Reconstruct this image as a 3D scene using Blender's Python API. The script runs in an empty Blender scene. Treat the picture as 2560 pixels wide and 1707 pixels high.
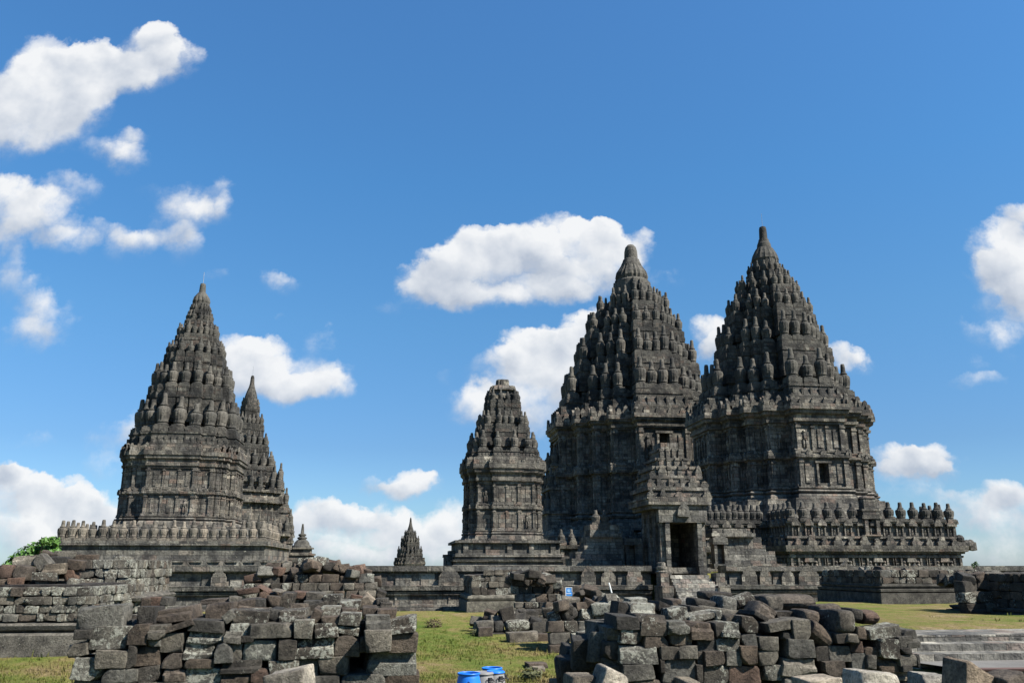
import bpy, math, random
import numpy as np
from mathutils import Vector, Matrix, noise as mnoise
R_ = math.radians
random.seed(7)
sc = bpy.context.scene
COL = sc.collection

# ------------------------------------------------------------------ camera
F = 2150.0; U0, V0 = 1280.0, 853.5
YAW = R_(7.5); PITCH = math.atan((1415 - V0) / F)
cam = bpy.data.objects.new("camera", bpy.data.cameras.new("camera")); COL.objects.link(cam)
cam.data.sensor_width = 36.0; cam.data.lens = F / 2560 * 36
cam.data.clip_start = 0.1; cam.data.clip_end = 6000
cam.rotation_euler = (R_(90) + PITCH, 0, -YAW)
sc.camera = cam
cy_, sy_, cp_, sp_ = math.cos(YAW), math.sin(YAW), math.cos(PITCH), math.sin(PITCH)
RT = np.array([cy_, -sy_, 0.0]); FW = np.array([sy_ * cp_, cy_ * cp_, sp_]); UP = np.array([-sy_ * sp_, -cy_ * sp_, cp_])

def ray(u, v):
    return (u - U0) / F * RT + (V0 - v) / F * UP + FW
def at(u, v, Y):
    d = ray(u, v); return d * (Y / d[1])
def proj(p):
    p = np.asarray(p, float); w = p @ FW
    return U0 + F * (p @ RT) / w, V0 - F * (p @ UP) / w
def zfor(X, Y, v):
    lo, hi = -40.0, 120.0
    for _ in range(50):
        m = (lo + hi) / 2
        if proj((X, Y, m))[1] > v: lo = m
        else: hi = m
    return lo

# ------------------------------------------------------------------ sun and sky
SUN_AZ, SUN_EL = R_(124), R_(46)          # azimuth from north (+Y) towards east (+X)
sd = Vector((math.sin(SUN_AZ) * math.cos(SUN_EL), math.cos(SUN_AZ) * math.cos(SUN_EL), math.sin(SUN_EL)))
sun = bpy.data.lights.new("sun", 'SUN'); sun.energy = 5.0; sun.angle = R_(0.5); sun.color = (1.0, 0.95, 0.86)
so = bpy.data.objects.new("sun", sun); COL.objects.link(so); so.rotation_euler = sd.to_track_quat('Z', 'Y').to_euler()
so.location = (0, -20, 60)
sc.view_settings.view_transform = 'Standard'; sc.view_settings.look = 'None'
sc.view_settings.exposure = 1.3; sc.view_settings.gamma = 1.0; sc.view_settings.use_curve_mapping = False
sc.cycles.max_bounces = 5; sc.cycles.diffuse_bounces = 3; sc.cycles.glossy_bounces = 2
sc.cycles.use_denoising = True

CLOUDS = [  # u, v, ru, rv, weight
 (110,175,95,80,1),(60,240,95,85,1),(160,220,115,90,1),(80,300,120,75,.9),(250,180,115,65,1),(245,145,55,45,.8),(375,112,75,55,1),
 (430,150,62,48,.9),(340,180,90,52,.9),(210,270,85,65,.8),(10,345,80,60,.7),(395,85,45,35,.8),(130,330,90,50,.6),(0,290,60,80,.7),
 (345,345,35,24,.55),(325,395,65,28,.6),(260,375,55,24,.42),(300,365,60,40,.35),
 (20,510,70,75,.9),(110,535,85,62,.85),(185,462,65,38,.62),(30,585,60,40,.55),(235,565,70,28,.5),(170,595,70,28,.6),(60,470,60,40,.5),
 (450,540,55,50,.75),(405,592,65,32,.62),(345,605,55,38,.55),(540,495,38,50,.5),(472,632,38,38,.55),(430,480,70,28,.4),(318,570,35,28,.42),(500,530,50,30,.4),(560,530,30,40,.35),
 (30,700,45,60,.5),(110,795,75,60,.62),(60,835,70,38,.55),(10,640,35,70,.45),(90,740,50,50,.45),
 (530,702,32,18,.55),(710,705,46,20,.55),(700,785,12,8,.3),(680,690,30,16,.4),
 (600,880,75,50,.95),(670,885,75,52,1),(630,940,95,52,.9),(730,950,90,52,.75),(800,870,38,60,.5),(835,950,45,42,.65),(775,975,95,38,.6),(700,985,90,35,.55),(580,930,60,60,.8),
 (290,1095,62,42,.65),(60,1095,75,28,.45),(270,1170,45,32,.5),(330,1060,40,30,.5),
 (50,1225,105,58,1),(140,1235,80,58,1),(240,1285,85,56,1),(30,1330,130,70,.75),(150,1340,160,60,.7),(280,1330,90,60,.8),(20,1180,50,30,.8),(190,1260,60,50,.9),
 (800,1285,85,44,1),(870,1295,66,42,.85),(965,1305,95,50,1),(1040,1330,110,52,.8),(790,1360,120,42,.55),(920,1375,160,34,.5),(1150,1300,55,62,.85),(740,1320,50,40,.7),(1100,1370,90,40,.5),
 (1030,1212,62,36,.95),(940,1203,30,18,.55),(990,1228,55,24,.5),(1070,1215,45,30,.7),
 (1060,700,60,48,1),(1110,665,75,58,1),(1180,645,95,75,1),(1255,640,80,65,1),(1315,640,80,65,1),(1400,620,95,75,1),(1490,605,85,60,1),(1505,585,60,40,.9),(1450,600,55,45,.9),
 (1100,730,95,40,.85),(1210,735,120,38,.85),(1340,725,120,34,.8),(1450,700,110,48,.9),(1600,625,45,58,.85),(1655,700,60,28,.42),(990,765,55,20,.34),(1540,660,70,50,.8),(1175,600,35,30,.6),(1250,610,40,30,.7),
 (1315,875,72,50,1),(1370,860,62,48,1),(1262,900,60,38,.8),(1345,925,100,42,.85),(1440,815,50,42,.9),(1482,800,45,44,.85),(1195,930,45,34,.45),(1175,1010,58,44,.65),(1225,1020,80,54,.75),
 (1335,1005,120,65,.65),(1410,950,90,85,.75),(1370,1075,90,45,.45),(1110,945,20,20,.25),(1420,870,60,60,.8),
 (1770,835,48,48,1),(1785,872,55,34,.85),(2105,895,52,32,.95),(2145,912,35,22,.5),
 (2545,560,62,52,1),(2490,620,72,62,1),(2545,685,95,80,1),(2470,690,58,52,.9),(2565,745,75,62,.9),(2475,832,65,28,.6),(2500,760,50,40,.6),(2440,895,28,18,.4),(2445,940,72,18,.52),(2550,840,60,60,.5),(2420,645,35,20,.35),
 (2235,1150,62,42,1),(2305,1158,66,46,1),(2270,1182,100,34,.9),(2385,1152,28,16,.35),(2345,1190,45,22,.6),
 (600,1400,320,34,.42),(1100,1402,220,26,.4),(2350,1400,330,44,.42),(1700,1390,200,50,.4),
 (2520,1235,68,42,.85),(2430,1278,66,44,.75),(2555,1300,95,62,.7),(2310,1238,66,22,.5),(2470,1350,150,56,.42),(2300,1290,70,40,.35),(2200,1230,60,30,.35)]

def make_world():
    w = bpy.data.worlds.new("World"); sc.world = w; w.use_nodes = True
    nt = w.node_tree; N = nt.nodes; L = nt.links; N.clear()
    out = N.new('ShaderNodeOutputWorld')
    sky = N.new('ShaderNodeTexSky'); sky.sky_type = 'NISHITA'; sky.sun_disc = False
    sky.sun_elevation = SUN_EL; sky.sun_rotation = SUN_AZ; sky.altitude = 100
    sky.air_density = 1.0; sky.dust_density = 0.4; sky.ozone_density = 1.2
    bg = N.new('ShaderNodeBackground'); bg.inputs[1].default_value = 0.084
    # clear tropical air: colour filter that follows elevation
    tcs = N.new('ShaderNodeTexCoord'); sp_ = N.new('ShaderNodeSeparateXYZ'); L.new(tcs.outputs['Generated'], sp_.inputs[0])
    tr = N.new('ShaderNodeValToRGB'); L.new(sp_.outputs[2], tr.inputs[0]); te = tr.color_ramp.elements
    te[0].position, te[0].color = 0.0, (.38, .50, .72, 1); te[1].position, te[1].color = .60, (.37, .71, .96, 1)
    for p_, c_ in ((.06, (.32, .47, .66)), (.13, (.29, .445, .62)), (.27, (.32, .57, .73)), (.42, (.32, .65, .86))):
        k = te.new(p_); k.color = (*c_, 1)
    tint = N.new('ShaderNodeMix'); tint.data_type = 'RGBA'; tint.blend_type = 'MULTIPLY'; tint.inputs[0].default_value = 1.0
    L.new(sky.outputs[0], tint.inputs[6]); L.new(tr.outputs[0], tint.inputs[7]); L.new(tint.outputs[2], bg.inputs[0])
    tc = N.new('ShaderNodeTexCoord'); D = tc.outputs['Generated']
    def vm(op, a=None, b=None, c=None):
        n = N.new('ShaderNodeVectorMath'); n.operation = op
        for i, x in enumerate((a, b, c)):
            if x is None: continue
            if isinstance(x, tuple): n.inputs[i].default_value = x
            else: L.new(x, n.inputs[i])
        return n.outputs['Value'] if op in ('DOT_PRODUCT', 'LENGTH') else n.outputs[0]
    def m(op, a, b=None, c=None, clamp=False):
        n = N.new('ShaderNodeMath'); n.operation = op; n.use_clamp = clamp
        for i, x in enumerate((a, b, c)):
            if x is None: continue
            if isinstance(x, (int, float)): n.inputs[i].default_value = x
            else: L.new(x, n.inputs[i])
        return n.outputs[0]
    fh = (math.sin(YAW), math.cos(YAW), 0.0); rh = (math.cos(YAW), -math.sin(YAW), 0.0)
    f = vm('DOT_PRODUCT', D, fh); fcl = m('MAXIMUM', f, 0.05)
    px = m('DIVIDE', vm('DOT_PRODUCT', D, rh), fcl)
    pz = m('DIVIDE', vm('DOT_PRODUCT', D, (0, 0, 1)), fcl)
    cx = N.new('ShaderNodeCombineXYZ'); L.new(px, cx.inputs[0]); L.new(pz, cx.inputs[1]); P = cx.outputs[0]
    def noise(vec, scale, detail, rough, col=False, offs=0.0):
        n = N.new('ShaderNodeTexNoise'); n.inputs['Scale'].default_value = scale; n.inputs['Detail'].default_value = detail
        n.inputs['Roughness'].default_value = rough
        if offs: vec = vm('ADD', vec, (offs, offs * .7, 0))
        L.new(vec, n.inputs['Vector']); return n.outputs['Color' if col else 'Fac']
    # two scales of warp make the puffs curl
    w1 = vm('SUBTRACT', noise(P, 9, 2, .5, True), (.5, .5, .5))
    w2 = vm('SUBTRACT', noise(P, 34, 4, .6, True, 3.1), (.5, .5, .5))
    W = vm('MULTIPLY_ADD', w1, (.055, .04, 0), P); W = vm('MULTIPLY_ADD', w2, (.034, .03, 0), W)
    acc = None; hacc = None
    for (u, v, ru, rv, wt) in CLOUDS:
        if wt < .8: ru, rv, wt = ru * 1.2, rv * 1.2, wt * .84
        def g(a, b):
            d = ray(a, b); ff = d @ np.array(fh); return (d @ np.array(rh)) / ff, d[2] / ff
        c = g(u, v); sx = abs(g(u + ru, v)[0] - c[0]) * 1.22; sz = abs(g(u, v - rv)[1] - c[1]) * 1.22
        off = (-c[0] / sx, -c[1] / sz, 0)
        if hacc is not None: off = vm('MULTIPLY_ADD', hacc, (1e-9, 1e-9, 0), off)   # keeps the node chain sequential
        q = vm('MULTIPLY_ADD', W, (1 / sx, 1 / sz, 0), off)
        fall = m('SUBTRACT', 1.0, vm('DOT_PRODUCT', q, q), clamp=True)
        acc = m('MULTIPLY_ADD', fall, wt, acc if acc is not None else 0.0)
        hq = m('MULTIPLY', vm('DOT_PRODUCT', q, (.25, .97, 0)), fall)
        hacc = m('MULTIPLY_ADD', hq, wt, hacc if hacc is not None else 0.0)
    fb = noise(P, 17, 8, .62); fb2 = noise(P, 60, 5, .6, offs=5.3); big = noise(P, 7, 3, .5, offs=9.0)
    amp = m('MULTIPLY', acc, 3.5, clamp=True)
    nn = m('ADD', m('MULTIPLY', m('SUBTRACT', fb, .5), 1.5), m('MULTIPLY', m('SUBTRACT', fb2, .5), .35))
    dens = m('MULTIPLY_ADD', nn, amp, m('MINIMUM', m('MULTIPLY', acc, .88), 1.2))
    rel = m('DIVIDE', hacc, m('MAXIMUM', acc, .05))
    # undersides dissolve more softly than tops
    lo = m('MULTIPLY_ADD', rel, .06, .10)
    mr = N.new('ShaderNodeMapRange'); mr.interpolation_type = 'SMOOTHSTEP'
    L.new(dens, mr.inputs[0]); L.new(lo, mr.inputs[1]); L.new(m('MULTIPLY_ADD', rel, -.75, 1.05), mr.inputs[2])
    alpha = m('MULTIPLY', m('MULTIPLY', mr.outputs[0], m('MULTIPLY_ADD', acc, 1.0, .22, clamp=True)), m('MULTIPLY_ADD', m('GREATER_THAN', f, .08), .96, 0.0))
    # light from above right
    fl = noise(P, 15, 4, .5); sh = noise(vm('ADD', P, (.012, .022, 0)), 15, 4, .5)
    grad = m('SUBTRACT', fl, sh)
    lit = m('MULTIPLY_ADD', rel, .85, .60); lit = m('MULTIPLY_ADD', grad, 1.7, lit)
    lit = m('MULTIPLY_ADD', m('SUBTRACT', big, .5), .5, lit, clamp=True)
    cr = N.new('ShaderNodeValToRGB'); L.new(lit, cr.inputs[0])
    e = cr.color_ramp.elements; e[0].position = .05; e[0].color = (.50, .56, .66, 1); e[1].position = .95; e[1].color = (.95, .96, .97, 1)
    k = cr.color_ramp.elements.new(.5); k.color = (.72, .76, .82, 1)
    bc = N.new('ShaderNodeBackground'); bc.inputs[1].default_value = 0.40
    L.new(cr.outputs[0], bc.inputs[0])
    mx = N.new('ShaderNodeMixShader'); L.new(alpha, mx.inputs[0]); L.new(bg.outputs[0], mx.inputs[1]); L.new(bc.outputs[0], mx.inputs[2])
    L.new(mx.outputs[0], out.inputs[0])
    w.cycles.sampling_method = 'MANUAL'; w.cycles.sample_map_resolution = 512
make_world()

# ------------------------------------------------------------------ helpers
class MB:
    """collects geometry for ONE mesh object"""
    def __init__(s): s.v = []; s.f = []; s.t = []; s.tone = None
    def quad(s, pts):
        n = len(s.v); s.v += [tuple(p) for p in pts]; s.f.append(tuple(range(n, n + len(pts))))
    def box(s, x0, x1, y0, y1, z0, z1, rz=0.0, jit=0.0, top=1.0):
        cx, cy = (x0 + x1) / 2, (y0 + y1) / 2; c, si = math.cos(rz), math.sin(rz); n = len(s.v)
        for z, k in ((z0, 1.0), (z1, top)):
            for x, y in ((x0, y0), (x1, y0), (x1, y1), (x0, y1)):
                dx, dy = (x - cx) * k, (y - cy) * k
                j = [random.uniform(-jit, jit) for _ in range(3)] if jit else (0, 0, 0)
                s.v.append((cx + dx * c - dy * si + j[0], cy + dx * si + dy * c + j[1], z + j[2]))
        for a in ((3, 2, 1, 0), (4, 5, 6, 7), (0, 1, 5, 4), (1, 2, 6, 5), (2, 3, 7, 6), (3, 0, 4, 7)):
            s.f.append(tuple(n + i for i in a))
    def prism(s, pts, y0, y1, rz=0.0, cx=0.0, cy=0.0):
        """outline pts (x,z) extruded along y, then turned round z and moved"""
        c, si = math.cos(rz), math.sin(rz); n = len(s.v); k = len(pts)
        for y in (y0, y1):
            for x, z in pts: s.v.append((cx + x * c - y * si, cy + x * si + y * c, z))
        s.f.append(tuple(n + i for i in range(k))); s.f.append(tuple(n + k + i for i in reversed(range(k))))
        for i in range(k):
            j = (i + 1) % k; s.f.append((n + j, n + i, n + k + i, n + k + j))
    def band(s, r0, z0, r1, z1, skip=()):
        k = len(r0); n = len(s.v)
        s.v += [(x, y, z0) for x, y in r0] + [(x, y, z1) for x, y in r1]
        for i in range(k):
            if i in skip: continue
            j = (i + 1) % k; s.f.append((n + i, n + j, n + k + j, n + k + i))
    def cap(s, r, z, flip=False):
        n = len(s.v); s.v += [(x, y, z) for x, y in r]
        idx = tuple(range(n, n + len(r))); s.f.append(idx[::-1] if flip else idx)
    def lathe(s, prof, cx, cy, cz, seg=24, ribs=0, rib_z=(0, 0), depth=.12, sx=1.0, sy=1.0):
        n = len(s.v); k = len(prof)
        for (r, z) in prof:
            for i in range(seg):
                a = 2 * math.pi * i / seg; q = r
                if ribs and rib_z[0] <= z <= rib_z[1]: q = r * (1 - depth + depth * 1.3 * abs(math.cos(a * ribs / 2)) ** .7)
                s.v.append((cx + q * math.cos(a) * sx, cy + q * math.sin(a) * sy, cz + z))
        for j in range(k - 1):
            for i in range(seg):
                i2 = (i + 1) % seg
                s.f.append((n + j * seg + i, n + j * seg + i2, n + (j + 1) * seg + i2, n + (j + 1) * seg + i))
        s.f.append(tuple(n + (k - 1) * seg + i for i in range(seg)))
    def blob(s, c, r, seg=8):
        n = len(s.v); st = 5
        for j in range(st + 1):
            t = math.pi * j / st
            for i in range(seg):
                a = 2 * math.pi * i / seg
                s.v.append((c[0] + r[0] * math.sin(t) * math.cos(a), c[1] + r[1] * math.sin(t) * math.sin(a), c[2] - r[2] * math.cos(t)))
        for j in range(st):
            for i in range(seg):
                i2 = (i + 1) % seg; s.f.append((n + j * seg + i, n + j * seg + i2, n + (j + 1) * seg + i2, n + (j + 1) * seg + i))
    def tube(s, pts, rad, seg=6):
        n = len(s.v); k = len(pts)
        for q, p in enumerate(pts):
            p = Vector(p); d = (Vector(pts[min(q + 1, k - 1)]) - Vector(pts[max(q - 1, 0)])).normalized()
            a = d.orthogonal().normalized(); b = d.cross(a); r = rad[q] if isinstance(rad, (list, tuple)) else rad
            for i in range(seg):
                t = 2 * math.pi * i / seg; s.v.append(tuple(p + (a * math.cos(t) + b * math.sin(t)) * r))
        for q in range(k - 1):
            for i in range(seg):
                i2 = (i + 1) % seg; s.f.append((n + q * seg + i, n + q * seg + i2, n + (q + 1) * seg + i2, n + (q + 1) * seg + i))
        s.f.append(tuple(n + (k - 1) * seg + i for i in range(seg)))
    def add(s, verts, faces, tone=None):
        n = len(s.v); s.v += [tuple(p) for p in verts]; s.f += [tuple(n + i for i in f) for f in faces]
        if tone is not None:
            s.t += [tone] * len(verts)
    def build(s, name, mat, parent=None, smooth=False, uv=True, local=None):
        me = bpy.data.meshes.new(name)
        off = local or (0, 0, 0)
        V = np.array(s.v, float) - np.array(off)
        me.from_pydata([tuple(p) for p in V], [], s.f)
        me.validate(); me.update()
        if uv and len(me.polygons):
            box_uv(me)
        if s.t and len(s.t) == len(me.vertices):
            at_ = me.color_attributes.new("tone", 'FLOAT_COLOR', 'POINT')
            at_.data.foreach_set("color", np.array(s.t, np.float32).ravel())
        if smooth: me.polygons.foreach_set("use_smooth", [True] * len(me.polygons))
        me.materials.append(mat)
        o = bpy.data.objects.new(name, me); COL.objects.link(o)
        if parent is not None:
            o.parent = parent
            o.location = Vector(off) - parent.location if parent.parent is None else Vector(off)
        else: o.location = off
        return o

def box_uv(me):
    uv = me.uv_layers.new(name="UVMap")
    nl = len(me.loops); npoly = len(me.polygons)
    co = np.zeros(len(me.vertices) * 3); me.vertices.foreach_get("co", co); co = co.reshape(-1, 3)
    li = np.zeros(nl, int); me.loops.foreach_get("vertex_index", li)
    nr = np.zeros(npoly * 3); me.polygons.foreach_get("normal", nr); nr = nr.reshape(-1, 3)
    tot = np.zeros(npoly, int); me.polygons.foreach_get("loop_total", tot)
    n = np.repeat(nr, tot, 0); p = co[li]
    h = np.hypot(n[:, 0], n[:, 1]); flat = h < .55; hh = np.maximum(h, 1e-6)
    u = np.where(flat, p[:, 0], (-n[:, 1] * p[:, 0] + n[:, 0] * p[:, 1]) / hh)
    v = np.where(flat, p[:, 1], p[:, 2])
    u = u + np.where(flat, 0, np.round(n[:, 0] * 3) * 7.13)
    uv.data.foreach_set("uv", np.stack([u, v], 1).ravel())

def empty(name, loc, label, cat, group=None):
    o = bpy.data.objects.new(name, None); COL.objects.link(o); o.location = loc
    o.empty_display_size = .5; tag(o, label, cat, group); return o
def tag(o, label=None, cat=None, group=None, kind=None):
    if label: o['label'] = label
    if cat: o['category'] = cat
    if group: o['group'] = group
    if kind: o['kind'] = kind
    return o
def inst(src, parent, loc, scale=(1, 1, 1), rz=0.0):
    o = src.copy(); COL.objects.link(o); o.parent = parent
    o.location = Vector(loc) - parent.location; o.scale = scale; o.rotation_euler = (0, 0, rz); return o

# ------------------------------------------------------------------ materials
def newmat(name):
    m = bpy.data.materials.new(name); m.use_nodes = True; nt = m.node_tree; nt.nodes.clear()
    o = nt.nodes.new('ShaderNodeOutputMaterial'); b = nt.nodes.new('ShaderNodeBsdfPrincipled')
    nt.links.new(b.outputs[0], o.inputs[0]); b.inputs['Roughness'].default_value = .92
    b.inputs['Specular IOR Level'].default_value = .25
    return m, nt, b
def nz(nt, scale, detail=4, rough=.55, vec=None):
    n = nt.nodes.new('ShaderNodeTexNoise'); n.inputs['Scale'].default_value = scale; n.inputs['Detail'].default_value = detail
    n.inputs['Roughness'].default_value = rough
    if vec is not None: nt.links.new(vec, n.inputs['Vector'])
    return n.outputs['Fac']
def ramp(nt, fac, stops):
    r = nt.nodes.new('ShaderNodeValToRGB'); nt.links.new(fac, r.inputs[0]); e = r.color_ramp.elements
    e[0].position, e[0].color = stops[0][0], (*stops[0][1], 1); e[1].position, e[1].color = stops[-1][0], (*stops[-1][1], 1)
    for p, c in stops[1:-1]:
        k = e.new(p); k.color = (*c, 1)
    return r.outputs[0]
def mix(nt, a, b, fac, mode='MIX'):
    n = nt.nodes.new('ShaderNodeMix'); n.data_type = 'RGBA'; n.blend_type = mode
    for s, x in ((0, fac), (6, a), (7, b)):
        if isinstance(x, (int, float)): n.inputs[s].default_value = x
        elif isinstance(x, tuple): n.inputs[s].default_value = (*x, 1)
        else: nt.links.new(x, n.inputs[s])
    return n.outputs[2]
def mth(nt, op, a, b=None, clamp=False):
    n = nt.nodes.new('ShaderNodeMath'); n.operation = op; n.use_clamp = clamp
    for i, x in enumerate((a, b)):
        if x is None: continue
        if isinstance(x, (int, float)): n.inputs[i].default_value = x
        else: nt.links.new(x, n.inputs[i])
    return n.outputs[0]
def mrange(nt, x, a, b, c=0.0, d=1.0):
    n = nt.nodes.new('ShaderNodeMapRange'); nt.links.new(x, n.inputs[0])
    for i, k in enumerate((a, b, c, d)): n.inputs[i + 1].default_value = k
    return n.outputs[0]
def bump(nt, b, h, dist, strength=.8):
    n = nt.nodes.new('ShaderNodeBump'); n.inputs['Strength'].default_value = strength; n.inputs['Distance'].default_value = dist
    nt.links.new(h, n.inputs['Height']); nt.links.new(n.outputs[0], b.inputs['Normal'])
def pos(nt):
    return nt.nodes.new('ShaderNodeNewGeometry').outputs['Position']

def temple_stone(name, gain=1.0, bw=.74, bh=.36, warm=1.0, brick=True, streak=True):
    m, nt, b = newmat(name); P = pos(nt)
    gain *= .72
    g = lambda r_, g_, b_: (r_ * gain * warm, g_ * gain, b_ * gain / warm)
    grime = nz(nt, .55, 5, .6, P); fine = nz(nt, 7.0, 5, .65, P); mid = nz(nt, 2.2, 4, .6, P)
    if brick:
        uv = nt.nodes.new('ShaderNodeUVMap').outputs[0]
        # wobble the joints a little
        wob = nt.nodes.new('ShaderNodeTexNoise'); wob.inputs['Scale'].default_value = 3.0; nt.links.new(uv, wob.inputs['Vector'])
        sub = nt.nodes.new('ShaderNodeVectorMath'); sub.operation = 'MULTIPLY_ADD'
        nt.links.new(wob.outputs['Color'], sub.inputs[0]); sub.inputs[1].default_value = (.05, .04, 0); nt.links.new(uv, sub.inputs[2])
        br = nt.nodes.new('ShaderNodeTexBrick'); nt.links.new(sub.outputs[0], br.inputs['Vector'])
        br.inputs['Color1'].default_value = (0, 0, 0, 1); br.inputs['Color2'].default_value = (1, 1, 1, 1); br.inputs['Mortar'].default_value = (.3, .3, .3, 1)
        br.inputs['Scale'].default_value = 1.0; br.inputs['Brick Width'].default_value = bw; br.inputs['Row Height'].default_value = bh
        br.inputs['Mortar Size'].default_value = .010; br.inputs['Mortar Smooth'].default_value = .3; br.inputs['Bias'].default_value = 0
        br.offset = .5; br.squash = .7; br.squash_frequency = 3
        base = ramp(nt, br.outputs['Color'], [(0, g(.060, .057, .052)), (.22, g(.115, .109, .096)), (.50, g(.165, .156, .134)), (.74, g(.215, .198, .165)), (.86, g(.165, .122, .098)), (.94, g(.19, .182, .165)), (1, g(.36, .335, .275))])
        joint = br.outputs['Fac']
    else:
        rnd = nt.nodes.new('ShaderNodeObjectInfo').outputs['Random']
        base = ramp(nt, mth(nt, 'ADD', mth(nt, 'MULTIPLY', rnd, .6), mth(nt, 'MULTIPLY', mid, .5)), [(0, g(.08, .076, .068)), (.5, g(.15, .142, .122)), (.85, g(.21, .19, .16)), (1, g(.24, .19, .155))])
        joint = None
    col = mix(nt, base, g(.036, .036, .036), mrange(nt, grime, .47, .64, 0, .88))
    col = mix(nt, col, g(.040, .037, .032), mrange(nt, mid, .54, .70, 0, .72))
    if streak:
        sv = nt.nodes.new('ShaderNodeMapping'); sv.inputs['Scale'].default_value = (1.6, 1.6, .16); nt.links.new(P, sv.inputs[0])
        st = nz(nt, 1.5, 4, .65, sv.outputs[0]); col = mix(nt, col, g(.05, .048, .044), mrange(nt, st, .52, .66, 0, .85))
    lich = nz(nt, 4.2, 6, .7, P); col = mix(nt, col, g(.44, .43, .34), mrange(nt, lich, .62, .70, 0, .7))
    col = mix(nt, col, (.5, .5, .5), mrange(nt, fine, .25, .75, .85, .0), 'MULTIPLY') if False else mix(nt, col, mix(nt, (.55, .55, .55), (1.35, 1.35, 1.35), mrange(nt, fine, .3, .7)), .8, 'MULTIPLY')
    if joint is not None: col = mix(nt, col, (.010, .010, .010), mth(nt, 'MULTIPLY', joint, .85))
    nt.links.new(col, b.inputs['Base Color'])
    h = mth(nt, 'ADD', mth(nt, 'MULTIPLY', fine, .6), mth(nt, 'MULTIPLY', mid, .7))
    if joint is not None:
        h = mth(nt, 'SUBTRACT', h, mth(nt, 'MULTIPLY', joint, .9)); h = mth(nt, 'ADD', h, mth(nt, 'MULTIPLY', br.outputs['Color'], .35))
    bump(nt, b, h, .12, .9)
    return m

M_temple = temple_stone("weathered_andesite_masonry", gain=1.12, warm=1.03)
M_carved = temple_stone("carved_andesite", gain=.66, brick=False)
M_roof = temple_stone("blackened_roof_andesite", gain=.60, warm=1.0)
M_terrace = temple_stone("terrace_andesite", gain=1.08, bw=1.15, bh=.46)

def rubble_stone():
    m, nt, b = newmat("loose_andesite_block"); P = pos(nt)
    a = nt.nodes.new('ShaderNodeAttribute'); a.attribute_name = "tone"; tone = a.outputs['Color']; lich = a.outputs['Alpha']
    big = nz(nt, 2.6, 4, .6, P); fine = nz(nt, 22, 6, .72, P); grain = nz(nt, 90, 3, .7, P)
    col = mix(nt, tone, mix(nt, (.38, .36, .35), (1.6, 1.55, 1.46), mrange(nt, big, .34, .66)), .85, 'MULTIPLY')
    col = mix(nt, col, mix(nt, (.40, .40, .40), (1.65, 1.65, 1.65), mrange(nt, fine, .34, .66)), .9, 'MULTIPLY')
    # lichen: pale crusts in clusters of spots
    sp = nz(nt, 16, 6, .75, P); cl = nz(nt, 3.1, 3, .5, P)
    thr = mth(nt, 'SUBTRACT', .80, mth(nt, 'MULTIPLY', lich, .303)); s2 = mth(nt, 'ADD', mth(nt, 'MULTIPLY', sp, .72), mth(nt, 'MULTIPLY', cl, .30))
    f = mth(nt, 'MULTIPLY', mth(nt, 'SUBTRACT', s2, thr), 24.0, clamp=True)
    col = mix(nt, col, mix(nt, (.20, .20, .165), (.40, .395, .335), fine), mth(nt, 'MULTIPLY', f, .85))
    # pits
    vo = nt.nodes.new('ShaderNodeTexVoronoi'); vo.inputs['Scale'].default_value = 38; nt.links.new(P, vo.inputs['Vector'])
    pit = mrange(nt, vo.outputs['Distance'], .08, .3, 0, 1)
    nt.links.new(col, b.inputs['Base Color'])
    h = mth(nt, 'ADD', mth(nt, 'MULTIPLY', fine, .9), mth(nt, 'MULTIPLY', grain, .35)); h = mth(nt, 'ADD', h, mth(nt, 'MULTIPLY', pit, .25))
    h = mth(nt, 'ADD', h, mth(nt, 'MULTIPLY', f, .15))
    bump(nt, b, h, .05, 1.0)
    return m
M_rubble = rubble_stone()

def simple(name, col, rough=.8, var=.3, scale=6.0, metal=0.0, spec=.4):
    m, nt, b = newmat(name); n = nz(nt, scale, 4, .6, pos(nt))
    c = mix(nt, tuple(.66 * x * (1 - var) for x in col), tuple(.66 * x * (1 + var) for x in col), n)
    nt.links.new(c, b.inputs['Base Color']); b.inputs['Roughness'].default_value = rough; b.inputs['Metallic'].default_value = metal
    b.inputs['Specular IOR Level'].default_value = spec
    return m

def grass_mat():
    m, nt, b = newmat("dry_lawn"); P = pos(nt)
    mp = nt.nodes.new('ShaderNodeMapping'); mp.inputs['Scale'].default_value = (1, .55, 1); nt.links.new(P, mp.inputs[0])
    n1 = nz(nt, .22, 5, .6, mp.outputs[0]); n2 = nz(nt, 1.3, 6, .7, mp.outputs[0]); n3 = nz(nt, 9, 5, .75, P); n4 = nz(nt, 34, 3, .7, P)
    c = ramp(nt, mth(nt, 'ADD', mth(nt, 'MULTIPLY', n1, .55), mth(nt, 'MULTIPLY', n2, .5)),
             [(.35, (.060, .100, .016)), (.47, (.105, .130, .026)), (.545, (.158, .148, .046)), (.60, (.19, .145, .064)), (.70, (.28, .22, .14))])
    c = mix(nt, c, mix(nt, (.45, .45, .45), (1.5, 1.5, 1.5), mrange(nt, n3, .3, .7)), .8, 'MULTIPLY')
    c = mix(nt, c, mix(nt, (.6, .6, .6), (1.35, 1.35, 1.35), mrange(nt, n4, .3, .7)), .7, 'MULTIPLY')
    nt.links.new(c, b.inputs['Base Color']); b.inputs['Roughness'].default_value = 1.0; b.inputs['Specular IOR Level'].default_value = .1
    bump(nt, b, mth(nt, 'ADD', n3, n4), .12, .8)
    return m
M_grass = grass_mat()
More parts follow.
